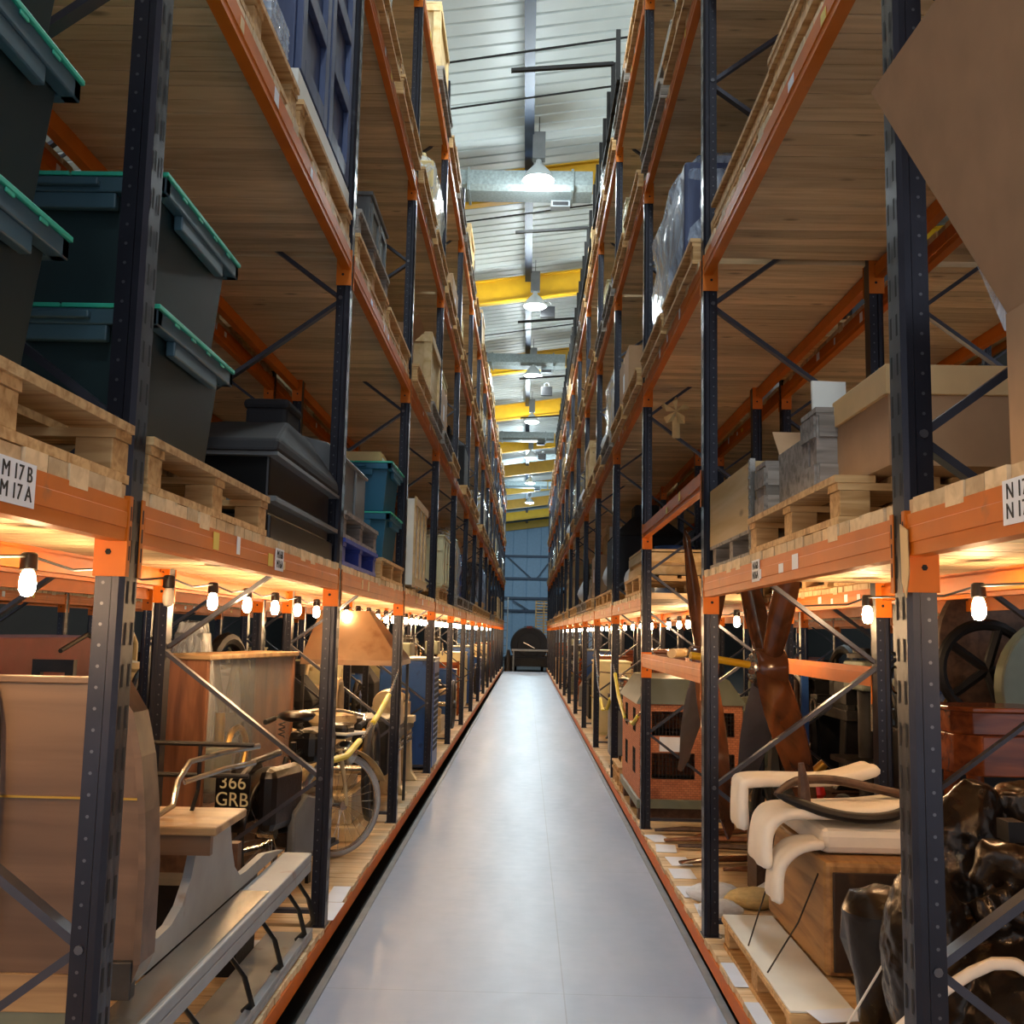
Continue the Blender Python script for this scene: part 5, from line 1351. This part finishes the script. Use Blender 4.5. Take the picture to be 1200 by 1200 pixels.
# propellers
def propeller(label, loc, rad, chord, root, rot=0, hubr=.12):
    t = thing('propeller', label, 'propeller', loc)
    for k in range(4):
        a = PI/4+k*PI/2+rot; d = Vector((0, math.cos(a), math.sin(a))); tq = Vector((0, -math.sin(a), math.cos(a))); ax = Vector((1, 0, 0))
        vs = []; fs = []; n = 13; m = 10
        for i in range(n):
            u = i/(n-1); r = .07+u*(rad-.07)
            c = chord*(.34+.66*math.sin(PI*min(1, u*.85+.18))**.8) if u < .9 else chord*(.72*(1-((u-.9)/.1)**2)**.5*.9+.06)
            c *= (.5 if k in (0, 1) else 1); th = .05*(1-u)**.8+.008; pit = math.radians(72-30*u)
            cd = ax*math.sin(pit)+tq*math.cos(pit); nd = ax*math.cos(pit)-tq*math.sin(pit)
            for j in range(m):
                b = 2*PI*j/m; vs.append(tuple(d*r+cd*(c/2*math.cos(b))+nd*(th/2*math.sin(b)+.015*math.cos(b)**2)))
        for i in range(n-1):
            for j in range(m): fs.append((i*m+j, i*m+(j+1) % m, (i+1)*m+(j+1) % m, (i+1)*m+j))
        fs += [[j for j in range(m)][::-1], [(n-1)*m+j for j in range(m)]]
        q = M(); q.add(vs, fs); bl = q.obj('blade', 'propg' if k == 3 else 'prop', t, True)
        if k == 3: bl['label'] = 'dull grey blade'
    M().lathe((0, 0, 0), [(hubr*.9, -.09), (hubr, -.07), (hubr, .07), (hubr*.9, .09)], 24, 'x').obj('hub', 'prop', t, True)
    pl = M().lathe((0, 0, 0), [(hubr*.75, -.105), (hubr*.75, -.09)], 24, 'x').obj('hub_plate', 'chrome', t, True)
    q = M()
    for k in range(8):
        a = k*PI/4; q.cyl((-.12, hubr*.55*math.cos(a), hubr*.55*math.sin(a)), (-.1, hubr*.55*math.cos(a), hubr*.55*math.sin(a)), .012, 6)
    q.obj('bolt', 'chrome', pl)['kind'] = 'stuff'
    return t
propeller('four-bladed polished wooden propeller behind the second right post, nearest of two', (1.46, 6.22, 1.42), 1.24, .29, .1, math.radians(-3))
propeller('tall dark wooden propeller standing up through the missing shelf of right rack', (1.2, 7.02, 1.42), 1.3, .21, .1, math.radians(5))
tag(M().cyl((.97, 6.1, 1.49), (1.335, 6.2, 1.44), .022, 14).obj('mounting_shaft', 'ryellow', None, True), 'yellow shaft holding the hub of the nearest propeller', 'shaft')
tag(M().box(1.35, 1.6, 6.1, 6.35, D0, D0+.38).obj('propeller_stand', 'tdark'), 'dark block stand under the nearest propeller', 'stand')
tag(M().cyl((.93, 6.6, 1.49), (1.08, 7.0, 1.49), .03, 12).obj('paper_roll', 'tape', None, True), 'buff rolled bundle lying on the raised beam near the tall propeller', 'roll')
# model building
t = thing('model_building', 'brick model building with grey roof and barred windows on right floor deck', 'model building', (.93, 8.42, D0))
W, Dp = .83, 1.45
M().box(-.02, W+.06, -.03, Dp+.03, .1, .17).obj('base_board', 'sage', t, bevel=.005)
for y in (.1, .7, 1.3): M().box(0, W, y-.05, y+.05, 0, .1).obj('bearer', 'tdark', t)
q = M()
xs = [(.1, .44), (.62, .76)]; zs = [(.33, .53), (.67, .86)]
z0, z1 = .17, .92
def wallgrid(q, w, rects_x, rects_z, P):
    xe = sorted({0, w, *[v for r in rects_x for v in r]}); ze = sorted({z0, z1, *[v for r in rects_z for v in r]})
    for i in range(len(xe)-1):
        for j in range(len(ze)-1):
            if (xe[i], xe[i+1]) in rects_x and (ze[j], ze[j+1]) in rects_z: continue
            P(xe[i], xe[i+1], ze[j], ze[j+1])
wallgrid(q, W, xs, zs, lambda a, b, c, d: q.box(a, b, 0, .02, c, d))
wallgrid(q, Dp, [(.3, .5), (.95, 1.15)], zs, lambda a, b, c, d: q.box(0, .02, a, b, c, d) if a > 0 else q.box(0, .02, .02, b, c, d))
q.box(.02, W, Dp-.02, Dp, z0, z1).box(W-.02, W, .02, Dp-.02, z0, z1)
q.obj('brick_wall', 'brick', t)
M().box(.02, W-.02, .02, Dp-.02, .58, .6).obj('upper_floor', 'tdark', t)
M().add([(-.03, -.03, .92), (W+.03, -.03, .92), (W+.03, Dp+.03, .92), (-.03, Dp+.03, .92), (.09, .12, 1.12), (W-.09, .12, 1.12), (W-.09, Dp-.12, 1.12), (.09, Dp-.12, 1.12)], [(0, 3, 2, 1), (0, 1, 5, 4), (1, 2, 6, 5), (2, 3, 7, 6), (3, 0, 4, 7), (4, 5, 6, 7)]).obj('roof', 'roofg', t)
for (a, b) in xs:
    for (c, d) in zs:
        q = M(); n = int((b-a)/.028)
        for k in range(n+1): q.box(a+k*(b-a)/n-.0025, a+k*(b-a)/n+.0025, -.002, .004, c, d)
        for k in range(7): q.box(a, b, -.001, .003, c+k*(d-c)/6-.002, c+k*(d-c)/6+.002)
        q.obj('window_bars', 'slot', t)
for (a, b) in ((.3, .5), (.95, 1.15)):
    for (c, d) in zs:
        q = M()
        for k in range(6): q.box(-.002, .004, a+k*(b-a)/5-.0025, a+k*(b-a)/5+.0025, c, d)
        for k in range(5): q.box(-.001, .003, a, b, c+k*(d-c)/4-.002, c+k*(d-c)/4+.002)
        q.obj('window_bars', 'slot', t)
M().box(.16, .4, -.008, -.001, .545, .66).obj('sign_board', 'label', t)
for x in (.2, .55): M().box(x, x+.07, .5, .57, .62, .72).obj('model_press', 'ironb', t)
for x in (.15, .35, .65): M().box(x, x+.1, .3, .4, .2, .3).obj('model_press', 'ironb', t)
at('pn2', pallet_near('pallet'), 1.42, 10.0+.3, D0, 'pale pallet on the right floor deck past the brick model building', 'pallet', scale=(1, .8, 1))
# small white ended pallet at the deck edge before the building
t = thing('upright_crate_frame', 'small pale slatted frame leaning at the deck edge before the model building', 'frame', (.915, 8.2, D0))
# built low and narrow, three openings towards the aisle
t.location = (.93, 9.95, D0); 
for k in range(4): M().box(-.02, .02, k*.22, k*.22+.04, .02, .2).obj('slat', 'pallet', t)
M().box(-.03, .03, -.02, .72, 0, .02).box(-.03, .03, -.02, .72, .2, .22).obj('rail', 'pallet', t)
at('cbC2', cabinet(.5, .7, 1.1, 'mahog'), 1.5, 10.3, D0+.146, 'red-brown cupboard behind the brick model building', 'cabinet', scale=(1, .9, 1.05))
t = thing('gas_meter', 'grey box meter on short stand beyond the yellow chain', 'meter', (1.05, 11.6, D0))
M().box(-.11, .11, -.15, .15, .15, .75).obj('case', 'steelg', t, bevel=.02); M().cyl((0, 0, 0), (0, 0, .15), .03, 10).box(-.1, .1, -.1, .1, 0, .02).obj('stand', 'chrome', t); M().tube([(0, -.1, .75), (0, -.1, .85), (.1, -.1, .9)], .015, 8).obj('pipe', 'steelg', t, True)
at('bic', bicycle('black'), 1.2, 12.75, D0, 'black bicycle under the second yellow chain, right floor deck', 'bicycle')
at('drC', drum(.3, .95, 'black'), 1.55, 11.5, D0, 'black ribbed drum behind the grey meter', 'drum')
# posters on posts
for k, (x, Y, z0_, z1_) in enumerate(((XR, 10.9, .92, 1.3), (XR, 19.3, .9, 1.5), (XR, 22.1, .7, 1.5))):
    tag(M().box(x-.006, x-.003, Y-.05, Y+.05, z0_, z1_).obj('paper_notice', 'paper'), f'{["nearest", "middle", "farthest"][k]} white paper notice fixed to a right rack post', 'notice')
# timbers on the deck below the propellers
for k, (x, y, l, a, h) in enumerate(((1.4, 7.6, .55, .12, .03), (1.5, 7.3, .6, -.1, .05), (1.35, 6.9, .5, .3, .04), (1.55, 6.6, .42, -.05, .06), (1.3, 7.85, .45, .02, .04), (1.5, 7.75, .4, .5, .05))):
    q = M(); q.tube([(-l*.7, 0, .02), (-l*.2, 0, .03), (l*.3, 0, .025), (l*.7, 0, .02)], [.02, .035, .035, .02], 8, sq=(1.3, .55))
    o = q.obj('timber_offcut', ['timber', 'tdark', 'prop'][k % 3], None, True, loc=(x, y, D0+.0+k*.004), rot=(0, 0, a)); tag(o, f'{["reddish", "dark", "polished brown", "short reddish", "short dark", "crossed brown"][k]} shaped timber lying on the deck behind the second right post', 'timber')
# papers on the decks
PW = [(.99, 7.7, .2), (1.0, 7.35, -.1), (1.03, 6.95, .05), (1.0, 6.6, 0), (.99, 6.15, .06), (1.02, 5.75, -.04), (.98, 4.7, 0), (.955, 4.2, .02)]
for k, (x, y, a) in enumerate(PW):
    big = k < 6
    w_, h_ = (.07, .13) if big else (.035, .16)
    if k >= 6: x = .94
    tag(M().box(-w_, w_, -h_, h_, 0, .0016).obj('paper_sheet', 'paper', loc=(x if big else .945, y, D0+.002), rot=(0, 0, a if big else 0)), f'{num(k)} white paper sheet along the right deck edge counted from the far end', 'paper')
tag(M().box(-.15, .15, -.1, .1, 0, .0016).obj('paper_sheet', 'paperp', loc=(1.42, 3.93, D0+.148), rot=(0, 0, .1)), 'pinkish printed sheet lying on the pallet before the oak block', 'paper')
tag(M().box(-.09, .09, -.06, .06, 0, .0016).obj('paper_sheet', 'paper', loc=(1.12, 3.8, D0+.154), rot=(0, 0, .2)), 'blue-white sheet at the front of the oak block pallet', 'paper')
for k, (x, y, a) in enumerate(((-1.02, 5.9, .02), (-1.03, 4.85, -.03), (-1.04, 4.3, 0), (-1.0, 5.55, 0))):
    tag(M().box(-.05, .05, -.17, .17, 0, .0016).obj('paper_sheet', 'paper', loc=(x if k != 1 else -1.28, y, D0+.002), rot=(0, 0, a)), f'{num(k)} pale paper sheet lying on the left floor deck edge', 'paper')
# cloth wrapped bundles
for k, (x, y, s, m_) in enumerate(((1.05, 5.62, (.24, .16, .09), 'cloth'), (1.08, 5.95, (.3, .18, .1), 'cloth'), (1.28, 5.85, (.3, .2, .1), 'clothy'), (1.5, 6.1, (.28, .2, .1), 'cloth'))):
    o = sack(1, 1, 1, m_, 20+k)(); o.location = (x, y, D0+.003); o.scale = s
    tag(o, f'{["nearest white", "second white", "cream", "farthest white"][k]} cloth-wrapped piece on the deck by the second right post', 'bundle')
# things seen behind the right rack
t = thing('square_piano', 'polished red-brown square piano on turned legs behind the right rack', 'piano', (2.3, 5.5, D0))
M().prism([(0, .12), (.1, 0), (.75, 0), (.75, .5), (0, .5)], .77, .98, 'xy').obj('case', 'mahog', t, bevel=.008)
M().prism([(.0, .16), (.08, .06), (.5, .06), (.5, .48), (0, .48)], .98, 1.1, 'xy').obj('upper_case', 'mahog', t, bevel=.006)
M().prism([(-.02, .14), (.07, .03), (.53, .03), (.53, .5), (-.02, .5)], 1.1, 1.125, 'xy').obj('lid', 'mahog', t, bevel=.006)
for x in (.1, .65):
    for y in (.1, .4): M().lathe((x, y, 0), [(.025, 0), (.03, .02), (.02, .1), (.035, .3), (.04, .5), (.025, .54), (.045, .6), (.045, .77)], 14).obj('leg', 'mahog', t, True)
M().box(.3, .36, .02, .03, .55, .7).obj('paper_tag', 'paper', t)
t = thing('wheel_stand', 'spoked black wheels and big grey disc on a stand behind the right rack', 'machine', (2.75, 6.6, D0))
M().box(-.3, .6, -.1, .5, 0, .9).obj('stand', 'ironb', t, bevel=.02)
q = M().ring((.1, -.16, 1.3), .28, .035, 32, 8, 'y')
for k in range(5): q.cyl((.1, -.16, 1.3), (.1+.27*math.cos(k*1.257), -.16, 1.3+.27*math.sin(k*1.257)), .03, 6)
q.obj('spoked_wheel', 'ironb', t, True)
M().lathe((.55, -.3, 1.2), [(.44, -.06), (.45, -.05), (.45, .05), (.44, .06)], 40, 'y').obj('grey_disc', 'sage', t, True)
M().lathe((.5, .3, 1.45), [(.5, -.05), (.52, -.04), (.52, .04), (.5, .05)], 40, 'y').obj('belt_wheel', 'tdark', t, True)
at('crI', crate(.8, 1.1, .35, 'tdark'), 2.6, 8.3, D0, 'low dark crate under a lathe behind the right rack', 'crate')
at('latB', lathe_machine('ironb', 'iron', 1.2), 2.5, 8.3, D0+.37, 'black lathe raised on a low crate behind the right rack', 'machine')
at('latD', lathe_machine('steelg', 'chrome', 1.2), 2.55, 9.9, D0, 'grey lathe behind the right rack, fourth bay', 'machine')
at('engA', engine('sage', 'iron'), 2.6, 11.6, D0, 'sage engine behind the right rack, fifth bay', 'engine')
at('pill', pumpstand, 2.4, 7.3, D0, 'black pillar drill behind the right rack, third bay', 'machine')
at('engB', engine('creamm', 'iron'), 2.6, 4.0, D0, 'cream engine behind the right rack beside the near post', 'engine')
at('cbE', cabinet(.5, .8, .9, 'tdark'), 2.5, 2.7, D0, 'dark cabinet behind the right rack at the photo edge', 'cabinet')
t = thing('hand_trolley', 'black four-wheeled trolley behind the near propeller', 'trolley', (1.72, 6.55, D0))
M().box(-.12, .12, -.5, .5, .42, .47).obj('platform', 'black', t)
for y in (-.42, .32):
    for x in (-.15, .15): M().ring((x, y, .29), .26, .03, 28, 8).cyl((x-.02, y, .29), (x+.02, y, .29), .05, 10).obj('wheel', 'rubber', t, True)
t = thing('red_lamp', 'small red-bodied lamp on a green base on the black trolley', 'lamp', (1.74, 6.3, D0+.472))
M().lathe((0, 0, 0), [(.12, 0), (.12, .03), (.08, .05)], 18).obj('base', 'green', t, True); M().lathe((0, 0, .05), [(.05, 0), (.07, .03), (.05, .1), (.02, .12), (.02, .16)], 14).obj('body', 'redb', t, True); M().cyl((0, 0, .2), (.06, -.02, .26), .03, 10).obj('burner', 'brass', t, True)
tag(M().box(-.025, .025, -.02, .02, 0, 1.2).obj('blue_upright', 'bluep', loc=(2.12, 7.9, D0)), 'blue steel upright seen behind the right rack near its rear post', 'post')
# far end
t = thing('steam_locomotive', 'black steam locomotive facing the far end of the aisle', 'locomotive', (.15, 46.2, -.12))
t.scale = (.84, .84, .84)
M().lathe((0, 0, 1.4), [(.95, 0), (1.0, .1), (1.0, 3.5)], 36, 'y').obj('boiler', 'blackm', t, True)
M().lathe((0, -.06, 1.4), [(.2, 0), (.62, .02), (.66, .08)], 30, 'y').obj('smokebox_door', 'blackm', t, True)
M().bar((-.3, -.12, 1.55), (.3, -.12, 1.25), .05).obj('door_dart', 'chrome', t)
M().lathe((0, .6, 2.2), [(.3, 0), (.26, .1), (.26, .16), (.3, .2)], 24).obj('chimney', 'black', t, True)
M().box(-1.3, 1.3, -.5, 3, .7, .8).obj('running_plate', 'blackm', t); M().box(-1.3, 1.3, -.65, -.5, .3, .7).obj('buffer_beam', 'ironb', t)
for s in (-1, 1): M().lathe((s*.85, -1.0, .5), [(.22, 0), (.22, .03), (.08, .05), (.08, .35)], 20, 'y').obj('buffer', 'ironb', t, True)
M().box(-.15, .15, -.2, -.17, 2.3, 2.42).obj('lamp_board', 'red', t)
for y in (.6, 2.0):
    for s in (-1, 1): M().lathe((s*.72, y, .5), [(.5, -.06), (.5, .06)], 24, 'x').obj('wheel', 'ironb', t, True)
t = thing('work_bench', 'low grey bench standing in front of the locomotive', 'bench', (.3, 44.2, -.12))
M().box(-.9, .9, -.3, .3, .95, 1.02).obj('top', 'steelg', t)
for x in (-.85, .8): M().box(x, x+.06, -.28, .28, 0, .95).obj('leg', 'steelg', t)
for k in range(2):
    t = thing('traffic_post', f'{["left", "right"][k]} dark conical stand before the locomotive', 'stand', (-.75+.14*k*10*.03, 43.7+k*.3, -.12))
    M().lathe((0, 0, 0), [(.18, 0), (.17, .04), (.05, .9), (.03, 1.0)], 14).obj('cone', 'ironb', t, True)
for k in range(22):
    o = inst('pf', PALF, (.98, 58, -.12+.16*k+.0), 'pale pallet in the tall stack standing against the far end wall', 'pallet', PI/2, 'pallets stacked at the far end')
    o.scale = (1.0, .8, 1.1)
t = thing('shelf_ladder', 'grey mobile steps standing at the far end left of the aisle', 'steps', (-1.15, 48.5, -.12))
for s in (-1, 1): M().bar((s*.25, 0, 0), (s*.25, 1.4, 3.4), .06).obj('rail', 'steelg', t)
for k in range(9): M().box(-.25, .25, .13+k*.15, .33+k*.15, .35+k*.365, .38+k*.365).obj('tread', 'steelg', t)
tag(M().add([(.898, 2.42, 1.86), (.898, 2.47, 1.88), (.9, 2.47, 1.74), (.9, 2.445, 1.7), (.9, 2.42, 1.76)], [(0, 1, 2, 3, 4)]).add([(.896, 2.42, 1.86), (.896, 2.47, 1.88), (.898, 2.47, 1.74), (.898, 2.445, 1.7), (.898, 2.42, 1.76)], [(4, 3, 2, 1, 0)]).obj('paper_tag', 'tape'), 'torn buff paper tag stuck on the near right post', 'tag')
tag(M().box(-1.9, -1.16, 4.3, 4.36, .6, .72).obj('dark_crossbar', 'tdark'), 'dark wooden crossbar behind the carriage seat side', 'bar')
tag(M().box(-1.9, -1.2, 4.5, 4.8, D0, .5).obj('dark_box', 'ironb'), 'dark low box behind the carriage seat', 'box')
G_ = {g[0]: g for g in GROUND+UP}
for key, x, y, dz, s, d in (
 ('mang', -2.5, 5.85, 0, 1.1, 'iron mangle between the display case and the red wagon'),
 ('wh2', -2.35, 8.1, 0, 1.15, 'big black flywheel standing behind the copper hood'),
 ('stA', -2.55, 3.2, .5, 1, 'shrouded figure behind the brown wagon body'),
 ('pill', -3.6, 5.6, 0, 1.15, 'black pillar drill in the next aisle beyond the office chair'),
 ('engB', -3.7, 9.3, .5, 1.1, 'cream engine in the next aisle beyond the copper hood'),
 ('latC', -3.6, 11.5, .3, 1.1, 'cream lathe in the next aisle on the left'),
 ('wh1', 2.35, 9.0, .0, 1.2, 'wooden cartwheel behind the black lathe on the right'),
 ('mang', 3.6, 8.2, 0, 1.15, 'iron mangle in the next aisle on the right'),
 ('engA', 3.7, 9.8, .4, 1.2, 'sage engine in the next aisle on the right'),
 ('wh2', 3.5, 11.4, .3, 1.1, 'big black flywheel in the next aisle on the right'),
 ('pill', 3.5, 6.9, 0, 1.2, 'black pillar drill in the next aisle beyond the piano'),
 ('latD', 3.9, 5.6, .4, 1.1, 'grey lathe in the next aisle beyond the piano'),
 ('mcan', 2.3, 5.1, 0, 1, 'grey metal churn in front of the piano, behind the right rack')):
    g = G_.get(key) or G_['latB']
    zz = D0 if abs(x) < 3.05 else -.119
    if dz:
        tag(crate(.7, .8, dz-.02, 'tdark')(), 'dark crate raising the '+d.split(' in ')[0].split(' behind ')[0]+(' behind the left rack' if x < -0 else ' behind the right rack')+(', near one' if y < 4 else ''), 'crate').location = (x, y, zz)
    at(key, g[1], x, y, zz+dz, d, g[3], scale=(s, s, s))
